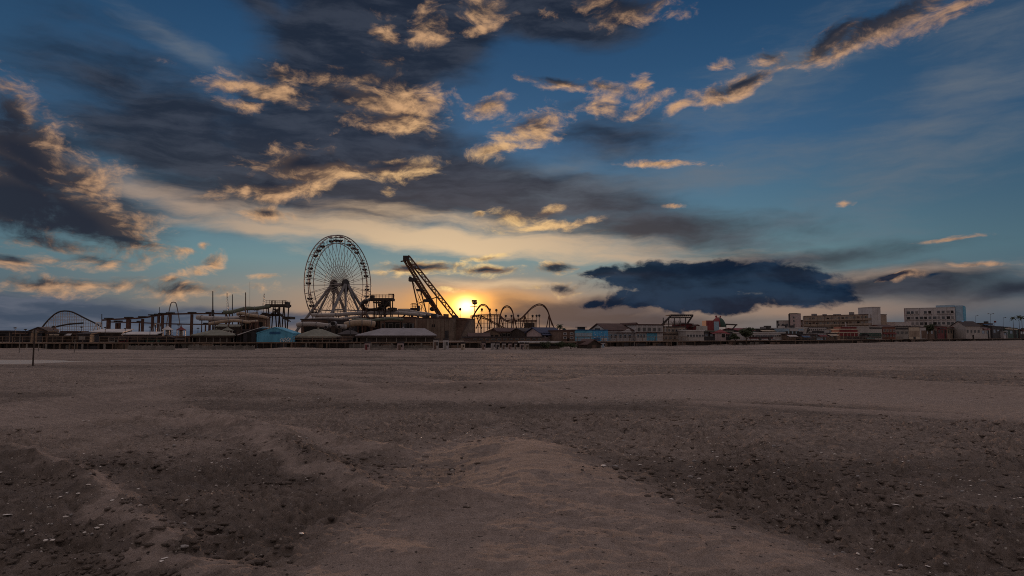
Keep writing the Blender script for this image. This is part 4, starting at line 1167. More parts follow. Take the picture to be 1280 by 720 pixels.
for i, (px, y) in enumerate([(18, 409), (31, 411), (66, 407), (101, 408), (131, 408.5), (156, 410), (187, 408), (222, 405), (247, 409.5), (301, 404.5), (372, 409), (438, 409.5)]):
    D = DF(px) + 3 + (i * 5) % 9; g = G(px, D, ZD); k = (zat(y, D) - ZD) / 4.35
    if i == 0: dp.o.location = g; dp.o.scale = (1, 1, k)
    else: copy_thing(dp.o, g, 'thin deck lamp, %s from the left along the pier' % ords[i], sc=(1, 1, k))
slide('narrow brown water slide crossing below the grey one', [(262, 404.5, 172), (274, 402.6, 171), (286, 401.2, 171), (298, 401, 172), (310, 402.6, 174), (322, 401.6, 176)], .4, 'slide_tan', 8, 172)
slide('thin pale water slide in front of the wheel legs', [(384, 399.6, 196), (396, 398.4, 195), (410, 397.6, 195), (424, 398.6, 196), (438, 397.2, 198), (452, 396, 200)], .36, 'slide_grey', 8, 196)
slide('dull green water slide looping right of the wheel legs', [(440, 400.5, 190), (452, 399.5, 189), (464, 400.6, 188), (476, 399.2, 188), (490, 398.4, 189), (504, 399.6, 190)], .42, 'slide_green', 8, 190)
# ---------------------------------------------------------------- pavilions on the pier
def pavilion(label, px0, px1, eave, peak, ridge, back, rmat, wall, n, counter=True, off=4.0, front='dark_timber'):
    D = DF((px0 + px1) / 2) + off
    A, B = G(px0, DF(px0) + off, ZD), G(px1, DF(px1) + off, ZD)
    t = Thing('pavilion', label, 'pavilion', A, 'hip roofed pavilions on the pier')
    F = Frame(A, B - A); W = (B - A).length; dp = back
    He = zat(eave, D) - ZD; Hp = zat(peak, D) - ZD
    r0, r1 = [(r - px0) / (px1 - px0) * W for r in ridge]
    o = .05
    p = [F.w(-o, -o, He), F.w(W + o, -o, He), F.w(W + o, dp + o, He), F.w(-o, dp + o, He), F.w(r0, dp / 2, Hp), F.w(r1, dp / 2, Hp)]
    p += [x - Vector((0, 0, .2)) for x in p[:4]]
    t.part('roof', MB().poly(p, [(0, 1, 5, 4), (1, 2, 5), (2, 3, 4, 5), (3, 0, 4), (6, 7, 1, 0), (7, 8, 2, 1), (8, 9, 3, 2), (9, 6, 0, 3), (9, 8, 7, 6)]), rmat)
    t.part('fascia', MB().box(F, 0.1, W - .1, 0.05, 0.14, He - .5, He - .205), 'dark_timber')
    t.part('back_wall', MB().box(F, .6, W - .6, dp - .6, dp - .45, 0, He - .21), wall)
    for s in (0.35, W - .35):
        t.part('side_wall', MB().box(F, s - .07, s + .07, 1.2, dp - .62, 0, He - .21), wall)
    for i in range(n):
        x = .3 + (W - .6) * i / (n - 1)
        t.part('post', MB().bar(F.w(x, .3, 0), F.w(x, .3, He - .21), .09, n=6), 'grey_timber')
    if counter:
        t.part('counter', MB().box(F, .8, W - .8, .7, 1.15, 0, 1.05).box(F, .7, W - .7, .55, 1.25, 1.055, 1.12), front)
    t.part('finial', MB().lathe(F.w((r0 + r1) / 2, dp / 2, Hp - .02), [(.16, 0), (.2, .12), (.05, .35)], 8), rmat)
    return t
pavilion('small sage hip roofed pavilion below the right end of the monorail', 238, 294, 418.6, 411.8, (262, 270), 8, 'roof_sage', 'charcoal_paint', 7)
pavilion('sage hip roofed pavilion right beside the blue gabled stall', 365, 422, 421, 411, (388, 398), 8, 'roof_sage', 'charcoal_paint', 7)
pavilion('widest pavilion with long pale grey hip roof below the slide tubes', 444, 546, 418.8, 409.8, (474, 530), 11, 'roof_grey', 'plaster_brown', 9)
pavilion('small low dark hip roofed pavilion behind the wide grey one', 421, 447, 417.5, 412.5, (431, 438), 6, 'roof_dark', 'dark_timber', 4, off=14)

# blue gabled stall with lettering-like spray paint
a, b = (320.5, DF(320)), (365, DF(365))
s = Building('blue_stall', 'blue gabled stall with sprayed lettering between the two sage pavilions', 'stall', (320.5, DF(320) + 1.5), (365, DF(365) + 1.5), 408.6, 8, 'blue_paint', z0=0.02, roof='front_gable', rmat='blue_paint', rise=1.15, over=.12)
s.opening('shutter', .36, .66, .93, 1.08, 'deep_blue', .09)
s.part('dado_panel', MB().box(s.F, .05, s.W - .05, -.05, -.003, .25, s.H * .34), 'pale_blue')
s.opening('upper_panel', .06, .62, .40, .86, 'blue_paint', .05)
gr = MB()                                   # looping sprayed marks at the right of the front
q = lambda u, w: s.F.w(s.W * u, -.085, s.H * w)
for st in ([(.68, .36), (.66, .55), (.71, .66), (.75, .52), (.70, .46)], [(.76, .34), (.77, .62), (.81, .68), (.83, .56), (.79, .50), (.84, .36)], [(.86, .36), (.85, .60), (.89, .70), (.93, .62), (.90, .48), (.87, .48)], [(.95, .66), (.93, .36), (.98, .40)], [(.69, .30), (.80, .27), (.96, .31)]):
    gr.tube([q(*p) for p in st], .075, 5)
s.part('sprayed_lettering', gr, 'paint_white')
s.opening('door', .90, .985, .02, .30, 'deep_blue', .08)
# shed roof left of the blue stall, white to imitate its lit slope
s2 = Building('lean_to', 'dark lean-to with pale sloping roof against the left side of the blue stall', 'shed', (304, DF(310) + 2.5), (320, DF(320) + 2.5), 411.5, 6, 'charcoal_paint', roof='flat', rmat='roof_dark')
F = s2.F
s2.part('roof_slope', MB().prism(F, [(-1.0, s2.H - .9), (s2.W, s2.H + .32), (s2.W + 1.2, s2.H + .62), (s2.W + 1.2, s2.H + .80), (-1.0, s2.H - .72)][:5], -.4, 6.2), 'roof_white')
s2.opening('door', .3, .6, 0, .8)

# ---------------------------------------------------------------- stalls along the left half of the pier
def stall(label, px0, px1, top, off, wall, rmat, roof='flat', rise=.6, shut=None, awn=None, sgn=None, door=True, th=5, base=ZD, win=0, cat='stall', name='pier_stall', group='stalls on the pier'):
    s = Building(name, label, cat, (px0, DF(px0) + off), (px1, DF(px1) + off), top, th, wall, z0=base, roof=roof, rmat=rmat, rise=rise, over=.25, group=group)
    if shut: s.opening('shutter', .10, .62, .30, .80, shut, .07)
    if door: s.opening('door', .72, .90, 0.0, .78, 'opening_dark', .06)
    if awn: s.awning(.05, .68, .92, awn, .9, .35)
    if sgn: s.sign(.12, .88, .82, .98, sgn)
    if win: s.windows(win, 1, .55, .45, z=(.3, .9), frame='grey_timber')
    if name == 'boardwalk_stall':
        R = random.Random(int(px0 * 7))
        if not awn and R.random() < .6: s.awning(R.uniform(0, .2), R.uniform(.6, 1), .95, R.choice(['maroon_paint', 'roof_white', 'green_paint', 'cream_paint', 'deep_blue']), 1.2, .5)
        if not sgn and R.random() < .6: u = R.uniform(.05, .4); s.sign(u, u + R.uniform(.25, .5), .78, .97, R.choice(['cream_paint', 'plaster_white', 'red_paint', 'yellow_paint', 'pale_blue']))
        if roof == 'flat':
            for i in range(R.randint(1, 3)):
                u = R.uniform(.05, .8); s.part('roof_unit', MB().box(s.F, s.W * u, s.W * (u + R.uniform(.06, .16)), 1.5, 3.5, s.H + .283, s.H + R.uniform(.7, 1.6)), R.choice(['grey_steel', 'dark_steel', 'plaster_pale', 'charcoal_paint']))
    return s
stall('dark flat roofed shed at the far left edge of the pier', -40, 11, 413, 20, 'charcoal_paint', 'roof_dark', shut='opening_dark')
stall('low dark flat roofed arcade left of the lattice coaster hill', 12, 38, 413.6, 9, 'charcoal_paint', 'roof_dark', shut='opening_dark', sgn='plaster_brown')
stall('taller brown gabled stall at the foot of the lattice coaster hill', 36, 58, 408.4, 14, 'plaster_brown', 'roof_dark', 'front_gable', .8, shut='charcoal_paint')
stall('dark stall with a small cream sign in front of the lattice hill', 59, 76, 415.4, 6, 'dark_timber', 'roof_dark', shut='opening_dark', sgn='cream_paint')
stall('brown stall with a pale awning below the coaster crest', 77, 96, 413.6, 8, 'plaster_brown', 'roof_brown', shut='opening_dark', awn='roof_white')
stall('narrow charcoal stall with grey shutter below the hill', 97, 112, 414.6, 5, 'charcoal_paint', 'roof_dark', 'shed', .5, shut='concrete')
stall('long low arcade with white roof under the left end of the monorail', 113, 152, 410.6, 16, 'dark_timber', 'roof_white', 'shed', .8, shut='opening_dark', th=7)
stall('second long white roofed arcade sloping down under the monorail', 153, 193, 414.2, 12, 'dark_timber', 'roof_white', 'shed', .7, shut='opening_dark', th=6)
stall('grey plastered booth in front of the white roofed arcade', 135, 147, 419.6, 3, 'concrete', 'roof_dark', shut='charcoal_paint')
stall('small maroon booth in front of the white roofed arcade', 148, 159, 421.4, 3, 'maroon_paint', 'roof_dark', shut='opening_dark', sgn='cream_paint')
stall('dark booth with beige sign left of the monorail piers', 163, 180, 420, 3, 'charcoal_paint', 'roof_dark', shut='opening_dark', sgn='plaster_beige')
stall('dark booth with green front between the monorail piers', 182, 197, 421, 3, 'green_paint', 'roof_dark', shut='opening_dark')
stall('dark gabled booth under the middle of the monorail', 199, 216, 418.5, 5, 'charcoal_paint', 'roof_dark', 'front_gable', .6, shut='opening_dark')
stall('low brown booth with wide opening left of the small sage pavilion', 218, 237, 419.6, 4, 'plaster_brown', 'roof_brown', shut='opening_dark', awn='charcoal_paint')
stall('narrow dark booth right of the small sage pavilion', 295, 304, 417.4, 5, 'dark_timber', 'roof_dark', shut='opening_dark')
stall('dark two tone booth between the sage pavilion and the wide grey one', 423, 441, 420.4, 4, 'charcoal_paint', 'roof_dark', shut='plaster_brown', sgn='plaster_brown')
stall('brown timber platform house under the left slide tower', 299, 331, 394.6, 50, 'timber', 'roof_brown', 'flat', shut='opening_dark', th=7)
stall('dark timber ticket house under the slide tubes left of the wheel', 268, 298, 404.8, 44, 'dark_timber', 'roof_sage', 'shed', .8, shut='opening_dark', th=6)
stall('dark brown pump house under the long pale slide', 376, 408, 398.5, 62, 'plaster_brown', 'roof_dark', 'flat', shut='opening_dark', th=8)
stall('dark grey pump house behind the round pipe mouths', 409, 441, 399.6, 60, 'charcoal_paint', 'roof_dark', 'flat', shut='opening_dark', th=8)
stall('long brown ride station under the second slide tower', 442, 474, 396.4, 74, 'plaster_brown', 'roof_dark', 'flat', shut='opening_dark', th=9)
stall('dark station house with ragged flat roof left of the beige block', 475, 519, 395.8, 66, 'plaster_brown', 'roof_brown', 'flat', shut='opening_dark', th=9, win=5)

# kiosks at the foot of the wide pavilion
def kiosk(label, px0, px1, top, base_y, wall, rmat, door='opening_dark'):
    D = dep(base_y)
    s = Building('kiosk', label, 'kiosk', (px0, D), (px1, D), top, max(1.0, (px1 - px0) * mpp(D) * .9), wall, z0=-.05, roof='flat', rmat=rmat, over=.08, group='kiosks on the sand')
    s.opening('door', .2, .62, .06, .80, door, .05)
    s.opening('hatch', .68, .92, .45, .80, 'opening_dark', .05)
    return s
kiosk('pinkish kiosk on the sand below the left end of the wide grey pavilion', 455.5, 461, 427, 437.2, 'plaster_pink', 'roof_dark', 'maroon_paint')
kiosk('pinkish kiosk on the sand in the middle of the wide grey pavilion', 496.5, 503.5, 427, 437.2, 'plaster_pink', 'roof_dark', 'plaster_brown')
kiosk('pale tall kiosk on the sand at the right end of the wide grey pavilion', 541.5, 547.5, 423, 437, 'plaster_pale', 'roof_dark', 'plaster_brown')
kiosk('whiter tall kiosk on the sand right of the pale tall one', 554, 560, 423, 437, 'plaster_white', 'roof_dark', 'concrete')
kiosk('small cream kiosk on the sand beneath the setting sun', 576, 580.6, 427.6, 437, 'cream_paint', 'roof_dark', 'plaster_beige')

# beige block and the sloping brown ride base under the sun
s = Building('machine_hall', 'blank beige block below the leaning boom', 'building', (519.5, 186), (565.5, 182), 397.2, 14, 'hall_beige', roof='flat', rmat='roof_brown', over=.1)
s.opening('stain_panel', .05, .30, .55, .93, 'plaster_brown', .04); s.opening('door', .8, .9, 0, .45, 'charcoal_paint', .05); s.opening('door', .1, .2, 0, .45, 'charcoal_paint', .05)
s.opening('vent', .45, .53, .62, .74, 'opening_dark', .05)
for i in range(9): s.part('panel_seam', MB().box(s.F, s.W * (.1 * i + .08), s.W * (.1 * i + .08) + .12, -.06, -.004, .1, s.H - .05), 'plaster_brown')
for i, (u, w, h) in enumerate([(.08, .10, .7), (.27, .07, 1.2), (.45, .13, .5), (.66, .06, 1.0), (.84, .09, .6)]):
    s.part('roof_unit', MB().box(s.F, s.W * u, s.W * (u + w), 2 + i % 3, 4 + i % 3, s.H + .283, s.H + .28 + h), random.choice(['dark_steel', 'grey_steel', 'plaster_brown']))
D = 184; a = G(565.8, D, ZD); F = Frame(a, (1, 0, 0)); k = mpp(D)
t = Thing('ride_base', 'dark brown ride base with a slanting right side under the setting sun', 'building', a)
h = zat(400.4, D) - ZD
t.part('wall', MB().prism(F, [(0, 0), (7.5 * k, 0), (18.6 * k, h), (0, h)], 0, 9), 'plaster_brown')
t.part('parapet', MB().box(F, .05, 18.7 * k, -.12, 9.1, h + .004, h + .3), 'boom_steel')
for i in range(5): t.part('rib', MB().box(F, (1 + i * 2.3) * k, (1.4 + i * 2.3) * k, -.12, -.004, .3 * h + .12 * i * h, h * .98), 'rust_steel')

# long dark hall, hedges and cabins under the looping coaster
stall('dark reddish cabin row at the left foot of the looping coaster', 586, 612, 415.8, 32, 'brick', 'roof_brown', 'gable', .9, shut='opening_dark', th=6, win=4)
stall('brown planked cabin under the first coaster arch', 603, 625, 411.4, 44, 'timber', 'roof_brown', 'front_gable', 1.1, shut='opening_dark', th=6)
stall('long brown hall under the middle coaster arch', 622, 655, 409.6, 52, 'plaster_brown', 'roof_brown', 'gable', 1.0, shut='opening_dark', th=8, win=6)
stall('small dark timber cabin under the third coaster arch', 654, 676, 409.8, 42, 'dark_timber', 'roof_dark', 'gable', .9, shut='opening_dark', th=6)
stall('long red-brown shop front with dark bays behind the white panels', 590, 678, 420.6, 8, 'plaster_brown', 'roof_dark', 'flat', th=6, win=12, door=False)
# row of pale doors on the sand below the coaster
for i, (p0, p1, m, d) in enumerate([(602, 606.6, 'plaster_pink', 'timber'), (613.6, 619, 'plaster_white', 'concrete'), (619.8, 624.4, 'plaster_pale', 'charcoal_paint'), (627.4, 632.4, 'plaster_pale', 'plaster_brown'), (635.4, 639.4, 'plaster_pink', 'plaster_brown'), (643, 646.4, 'plaster_pale', 'timber'), (650.4, 654.8, 'plaster_pink', 'charcoal_paint'), (657, 660.6, 'plaster_pale', 'timber')]):
    kiosk('pale beach cabin below the looping coaster, %s from the left of its row' % ords[i], p0, p1, 427 + .15 * i, 436.4, m, 'roof_dark', d)
s = Building('awning_shop', 'pale shop with a deep navy awning right of the third coaster arch', 'shop', (676, 158), (701, 160), 408.8, 8, 'plaster_pink', roof='gable', rmat='roof_navy', rise=1.3, over=.5)
s.windows(5, 1, .5, .4, z=(.3, .85)); s.awning(-.02, 1.02, .99, 'roof_navy', 1.4, .5)
s = Building('snack_bar', 'long low pale snack bar with dark counter below the navy awning', 'shop', (659, dep(435.8)), (700, dep(435.6)), 426.6, 5, 'plaster_beige', z0=-.03, roof='flat', rmat='roof_white', over=.25)
s.opening('hatch', .06, .96, .28, .86); s.part('counter', MB().box(s.F, .3, s.W - .3, -.5, -.07, s.H * .30, s.H * .36), 'timber')
s = Building('brown_house', 'square brown house left of the pale blue shop', 'house', (702, 152), (718.5, 153), 412.4, 8, 'plaster_brown', roof='flat', rmat='roof_brown', over=.1)
s.windows(2, 2, .4, .4, z=(.15, .95)); s.opening('door', .42, .58, 0, .3)

# ---------------------------------------------------------------- vegetation
def leaf_cloud(mb, c, rx, ry, rz, n, size, lump=5):
    cs = [(Vector((random.uniform(-.6, .6) * rx, random.uniform(-.6, .6) * ry, random.uniform(-.5, .6) * rz)), random.uniform(.35, .62)) for _ in range(lump)]
    for i in range(n):
        o, k = cs[i % lump]
        d = Vector((random.gauss(0, 1), random.gauss(0, 1), random.gauss(0, 1))).normalized() * random.random() ** .45
        p = Vector(c) + o + Vector((d.x * rx * k, d.y * ry * k, d.z * rz * k))
        u = Vector((random.gauss(0, 1), random.gauss(0, 1), random.gauss(0, 1))).normalized(); w = u.orthogonal().normalized()
        s = size * random.uniform(.6, 1.3)
        mb.poly([p - u * s, p + w * s * .5, p + u * s, p - w * s * .5], [(0, 1, 2, 3)])
def bush(name, label, cat, px0, px1, top, base, D, n=700, z0=0.0, group=None, tall=False):
    c = G((px0 + px1) / 2, D, z0); rx = (px1 - px0) / 2 * mpp(D); H = zat(top, D) - z0
    t = Thing(name, label, cat, c, group)
    zt = H * (.45 if tall else .12)
    tr = MB().bar(c, c + Vector((0, 0, H * .6)), .05 + .03 * H, .03 * H, 7)
    for k in range(5):
        a = k * 1.3; tr.bar(c + Vector((0, 0, zt * .7 + k * .06 * H)), c + Vector((math.cos(a) * rx * .5, math.sin(a) * rx * .4, H * .62)), .022 * H, .01 * H, 5)
    t.part('trunk', tr, 'bark')
    m = MB(); leaf_cloud(m, c + Vector((0, 0, (H + zt) / 2)), rx, rx * .8, (H - zt) / 2 * 1.0, n, .05 * H + .05, 8)
    t.part('crown', m, 'leaf')
    return t
def palm(label, px, D, ytop, r, lean=0.0, m=15):
    b = G(px, D, ZD); H = zat(ytop, D) - ZD
    t = Thing('palm_tree', label, 'palm tree', b, 'palm trees by the boardwalk')
    top = b + Vector((lean, 0, H))
    t.part('trunk', MB().tube([b.lerp(top, k / 6) + Vector((lean * .3 * math.sin(k / 6 * PI), 0, 0)) for k in range(7)], [.16 - .010 * k for k in range(7)], 7), 'bark')
    c = MB()
    for i in range(m):
        a = i * 2.4; e = .75 - 1.5 * (i / m)
        d = Vector((math.cos(a), math.sin(a), 0)); prev = None; n = 7
        for k in range(n + 1):
            u = k / n
            p = top + d * (r * u) + Vector((0, 0, r * (e * u - .75 * u * u)))
            s = Vector((-d.y, d.x, 0)) * (.16 * r * math.sin(PI * min(1, u * .9 + .1)) + .02)
            cur = (p - s - Vector((0, 0, s.length * .6)), p, p + s - Vector((0, 0, s.length * .6)))
            if prev: c.poly([*prev, *cur], [(0, 1, 4, 3), (1, 2, 5, 4)])
            prev = cur
    t.part('crown', c, 'palm_leaf')
    return t
palm('small round headed palm above the brown house', 699.6, 172, 406.2, 1.1)
palm('tiny low palm just right of the round headed palm', 705, 168, 410.4, .75)
palm('tall palm at the far right with a drooping head', 1267.5, 420, 396.5, 2.0)
palm('leftmost of the two crowded palms at the right edge', 1274.4, 415, 394.8, 1.8, .3)
palm('rightmost palm cut by the edge of the picture', 1279, 425, 396, 2.2, -.3)
for i, (a, b, tp, lab) in enumerate([(674, 690, 426.4, 'left half of the dark clipped hedge below the navy awning shop'), (689, 706, 427, 'middle dark hedge in front of the brown house'), (705, 722, 428.2, 'low right end hedge before the pale blue shop')]):
    bush('hedge', lab, 'hedge', a, b, tp, 0, dep(436), 900, -.05, 'hedges at the boardwalk edge')
bush('tree', 'dark bushy tree at the boardwalk right of the domed kiosk', 'tree', 921, 945, 409.4, 0, 178, 1400, 0.0, 'trees by the boardwalk', True)
bush('tree', 'small dark tree left of the bushy tree, beside the domed kiosk', 'tree', 912, 926, 416, 0, 176, 700, 0.0, 'trees by the boardwalk', True)
bush('tree', 'dark round tree in front of the white hotel', 'tree', 1154, 1168, 404, 0, 330, 900, ZD, 'trees by the boardwalk', True)
bush('tree', 'low dark tree between the red roofed stand and the grey shops', 'tree', 1003, 1012, 411, 0, 300, 600, ZD, 'trees by the boardwalk', True)

# ---------------------------------------------------------------- shops and hotels along the boardwalk, left to right
s = Building('blue_shop', 'pale blue shop with a white band of windows', 'shop', (718, 160), (741, 162), 411.8, 9, 'blue_paint', roof='flat', rmat='deep_blue', over=.05)
s.part('window_band', MB().box(s.F, .2, s.W - .2, -.06, -.004, s.H * .42, s.H * .80), 'pale_blue')
for i in range(3): s.window(s.W * (.10 + .30 * i), s.W * (.26 + .30 * i), s.H * .50, s.H * .74, 'plaster_white', .07)
s.opening('shutter', .05, .95, .03, .30, 'pale_blue', .05)
s.part('roof_vent', MB().box(s.F, s.W * .50, s.W * .82, 2, 3, s.H + .284, s.H + .8).box(s.F, s.W * .44, s.W * .88, 1.6, 3.4, s.H + .804, s.H + .95), 'charcoal_paint')
s = Building('blue_shop', 'bright blue shop with white sprayed flecks right of the windowed blue shop', 'shop', (741.4, 162), (760, 164), 411.9, 9, 'bright_blue', roof='flat', rmat='deep_blue', over=.05)
fl = MB()
for i in range(16):
    u, w = random.uniform(.05, .95), random.uniform(.3, .85); c = s.F.w(s.W * u, -.02, s.H * w); fl.bar(c, c + s.F.ex * random.uniform(.15, .4) + Vector((0, 0, random.uniform(-.2, .25))), .04, n=4)
s.part('sprayed_marks', fl, 'paint_white')
s.opening('shutter', .55, .95, .03, .28, 'plaster_white', .05); s.opening('shutter', .08, .45, .03, .28, 'deep_blue', .05)
s.part('roof_vent', MB().box(s.F, s.W * .6, s.W * .8, 2, 3, s.H + .284, s.H + .62), 'charcoal_paint')
s = Building('beach_hut', 'small dark gabled hut on the sand below the blue shops', 'hut', (734, dep(435.2)), (751, dep(435)), 424.2, 3.2, 'dark_timber', z0=-.03, roof='front_gable', rmat='roof_brown', rise=1.0, over=.25)
s.opening('door', .35, .65, 0, .9, 'plaster_brown', .05)
kiosk('greenish white panelled kiosk right of the small gabled hut', 751.6, 756.6, 427, 434.6, 'plaster_white', 'roof_dark', 'pale_blue')
kiosk('dark planked kiosk at the left of the small gabled hut', 722, 733, 426.4, 435, 'dark_timber', 'roof_brown', 'plaster_brown')

s = Building('white_house', 'white house with a long dark brown gable roof and small front gable', 'house', (759, 168), (793.5, 170), 403.6, 11, 'plaster_white', roof='gable', rmat='roof_brown', rise=1.75, over=.5)
W, H = s.W, s.H
s.part('front_gable', MB().prism(s.F, [(W * .34, H * .78), (W * .86, H * .78), (W * .80, H * 1.06), (W * .77, H * 1.12), (W * .56, H * .92)], -.5, -.01), 'plaster_white')
s.part('canopy', MB().box(s.F, -.2, W + .2, -1.4, -.52, H * .72, H * .77), 'roof_brown')
for i in range(5): s.window(W * (.10 + .17 * i), W * (.17 + .17 * i), H * .28, H * .56, 'pale_blue', .07)
s.opening('shutter', .02, .13, .02, .6, 'pale_blue', .05)
s = Building('grey_gable_house', 'pale grey house with a steep front gable right of the white house', 'house', (789, 180), (802.5, 181), 403.0, 9, 'plaster_pale', roof='front_gable', rmat='roof_brown', rise=2.2, over=.3)
s.windows(3, 1, .4, .4, z=(.5, .95)); s.opening('door', .4, .6, 0, .3)
s = Building('white_house', 'low white house with a pale blue right end under a dark canopy', 'house', (794.5, 169), (829, 172), 405.0, 9, 'plaster_white', roof='flat', rmat='roof_brown', over=.4)
W, H = s.W, s.H
s.opening('side_panel', .40, .78, .02, .50, 'blue_paint', .05)
for i in range(3): s.window(W * (.06 + .11 * i), W * (.11 + .11 * i), H * .22, H * .40, 'pale_blue', .06)
for i in range(5): s.window(W * (.06 + .19 * i), W * (.17 + .19 * i), H * .62, H * .84, 'plaster_pale', .07)
s.part('balcony', MB().box(s.F, 0, W, -1.1, -.01, H * .52, H * .56), 'roof_brown')
for i in range(7): s.part('balcony_post', MB().bar(s.F.w(W * i / 6, -1.0, H * .562), s.F.w(W * i / 6, -1.0, H * .98), .06, n=5), 'plaster_white')

# steel roofed pavilion with slanting supports
D = 192
t = Thing('steel_pavilion', 'dark pavilion with slanting legs and a flat trussed roof right of the white houses', 'pavilion', G(846, D, ZD))
for o in (0, 6):
    t.part('slant_leg', MB().bar(P(825.5, 408, D + o), P(839, 394.3, D + o), .28, n=6), 'dark_steel')
    t.part('slant_leg', MB().bar(P(859.5, 404, D + o), P(866, 394.2, D + o), .24, n=6), 'dark_steel')
    tr = MB().bar(P(838, 394.2, D + o), P(866.6, 393.8, D + o), .2, n=5).bar(P(838, 397.2, D + o), P(863.6, 397, D + o), .16, n=5)
    for i in range(10):
        x = 838.5 + 2.6 * i; tr.bar(P(x, 397.2, D + o), P(x + 1.3, 394.2, D + o), .09, n=4).bar(P(x + 1.3, 394.2, D + o), P(x + 2.6, 397.2, D + o), .09, n=4)
    t.part('roof_truss', tr, 'dark_steel')
    for px in (829, 836, 843, 850, 857): t.part('post', MB().bar(G(px, D + o, ZD), P(px, 397, D + o), .13, n=6), 'dark_steel')
a, b = P(838.5, 393.9, D - .3), P(866, 393.3, D)
t.part('roof', MB().box(WORLD, a.x, b.x, D - .4, D + 6.4, a.z, b.z + .05), 'roof_dark')
a, b = P(829, 405.4, D), P(852, 403, D)
t.part('deck', MB().box(WORLD, a.x, b.x, D + .3, D + 5.7, a.z, a.z + .25), 'plaster_pale')
for i in range(8):
    p = P(830 + 3 * i, 405.3, D + .3); t.part('baluster', MB().box(WORLD, p.x - .22, p.x + .12, D + .2, D + .28, p.z + .26, p.z + 1.0), 'plaster_white')
s = Building('red_hut', 'dark red ride hut beside the slanting pavilion', 'hut', (851, 196), (866, 197), 402.6, 5, 'maroon_paint', roof='shed', rmat='roof_brown', rise=.6, over=.3)
s.windows(3, 1, .5, .4, z=(.35, .9), frame='red_paint')
s = Building('red_hut', 'smaller low red hut right of the dark red ride hut', 'hut', (867, 195), (877.5, 196), 405.4, 4, 'maroon_paint', roof='front_gable', rmat='roof_brown', rise=.8, over=.25)
s.opening('door', .3, .7, 0, .75)
s = Building('beige_shop', 'two storey beige shop with dark floor bands under the slanting pavilion', 'shop', (829.6, 174), (857, 176), 407.8, 9, 'plaster_beige', roof='flat', rmat='roof_dark', over=.15)
s.part('floor_band', MB().box(s.F, -.05, s.W + .05, -.2, -.01, s.H * .46, s.H * .54), 'roof_dark')
s.windows(6, 1, .55, .5, z=(.58, .98), frame='plaster_pale'); s.windows(5, 1, .6, .5, z=(.04, .44), frame='plaster_pale')
s = Building('white_arcade', 'low white arcade with a long dark window strip right of the beige shop', 'arcade', (858, 172), (880, 174), 412.4, 8, 'plaster_pale', roof='flat', rmat='roof_white', over=.2)
s.windows(6, 1, .8, .5, z=(.30, .75), frame='plaster_white')
# domed kiosk
D = 196
t = Thing('domed_kiosk', 'red and white ride kiosk with a round dark dome', 'kiosk', G(892, D, ZD))
a, b, c, d = P(880.4, 408.6, D), P(889.6, 400.8, D), P(896.2, 408.6, D), P(907.6, 396, D)
t.part('red_box', MB().box(WORLD, a.x, b.x - .01, D - 2, D + 2.2, ZD + 2.6, b.z), 'red_paint')
t.part('white_box', MB().box(WORLD, b.x, c.x, D - 2.1, D + 2.1, ZD + 2.0, b.z - .3), 'pale_blue')
ctr = P(898.6, 408.6, D); R = 8.9 * mpp(D)
dm = MB().lathe(Vector((ctr.x, D + .4, ctr.z)), [(R * math.cos(i * PI / 18), R * 1.35 * math.sin(i * PI / 18)) for i in range(9)] + [(.05, R * 1.35)], 20)
t.part('dome', dm, 'green_paint', smooth=True)
rd = MB()
for i in range(6):
    a0 = math.radians(196 + i * 12)
    for k in range(6):
        e0, e1 = k * PI / 14, (k + 1) * PI / 14; a1 = a0 + math.radians(12); Q = R * 1.02
        f = lambda A, E: Vector((ctr.x, D + .4, ctr.z)) + Vector((Q * math.cos(E) * math.cos(A), Q * math.cos(E) * math.sin(A), Q * 1.35 * math.sin(E)))
        rd.poly([f(a0, e0), f(a1, e0), f(a1, e1), f(a0, e1)], [(0, 1, 2, 3)])
t.part('red_gore', rd, 'red_paint', smooth=True)
t.part('finial', MB().lathe(Vector((ctr.x - .6, D + .4, ctr.z + R * 1.32)), [(.3, 0), (.34, .3), (.1, .6)], 8).lathe(Vector((ctr.x + .6, D + .4, ctr.z + R * 1.30)), [(.2, 0), (.22, .3), (.06, .6)], 8), 'red_paint')
t.part('canopy', MB().bar(P(905, 405.2, D), P(921.6, 406, D), .22, n=5), 'dark_steel')
t.part('canopy_leg', MB().bar(P(915.6, 411.5, D), P(920.4, 406, D), .2, n=5), 'dark_steel')
t.part('canopy_leg', MB().bar(G(907.4, D, ZD), P(907.4, 405.4, D), .13, n=5), 'dark_steel')
t.part('base', MB().box(WORLD, P(882, 0, D).x, P(908, 0, D).x, D - 1.6, D + 2, ZD, ZD + 1.995), 'plaster_brown')
t.part('counter', MB().box(WORLD, P(891, 0, D).x, P(915, 0, D).x, D - 2.3, D - 1.61, ZD, ZD + 1.1), 'plaster_white')
stall('long dark arcade with pale fascia under the domed kiosk', 880, 916, 413, 8, 'charcoal_paint', 'roof_sage', 'flat', th=6, win=6, name='boardwalk_stall', group='stalls on the boardwalk')
s = Building('ticket_booth', 'small red striped ticket booth under the domed canopy', 'booth', (901, 176), (907.6, 176.5), 411.6, 2.5, 'plaster_pink', roof='hip', rmat='red_paint', rise=.8, over=.25)
s.opening('hatch', .2, .8, .4, .8)

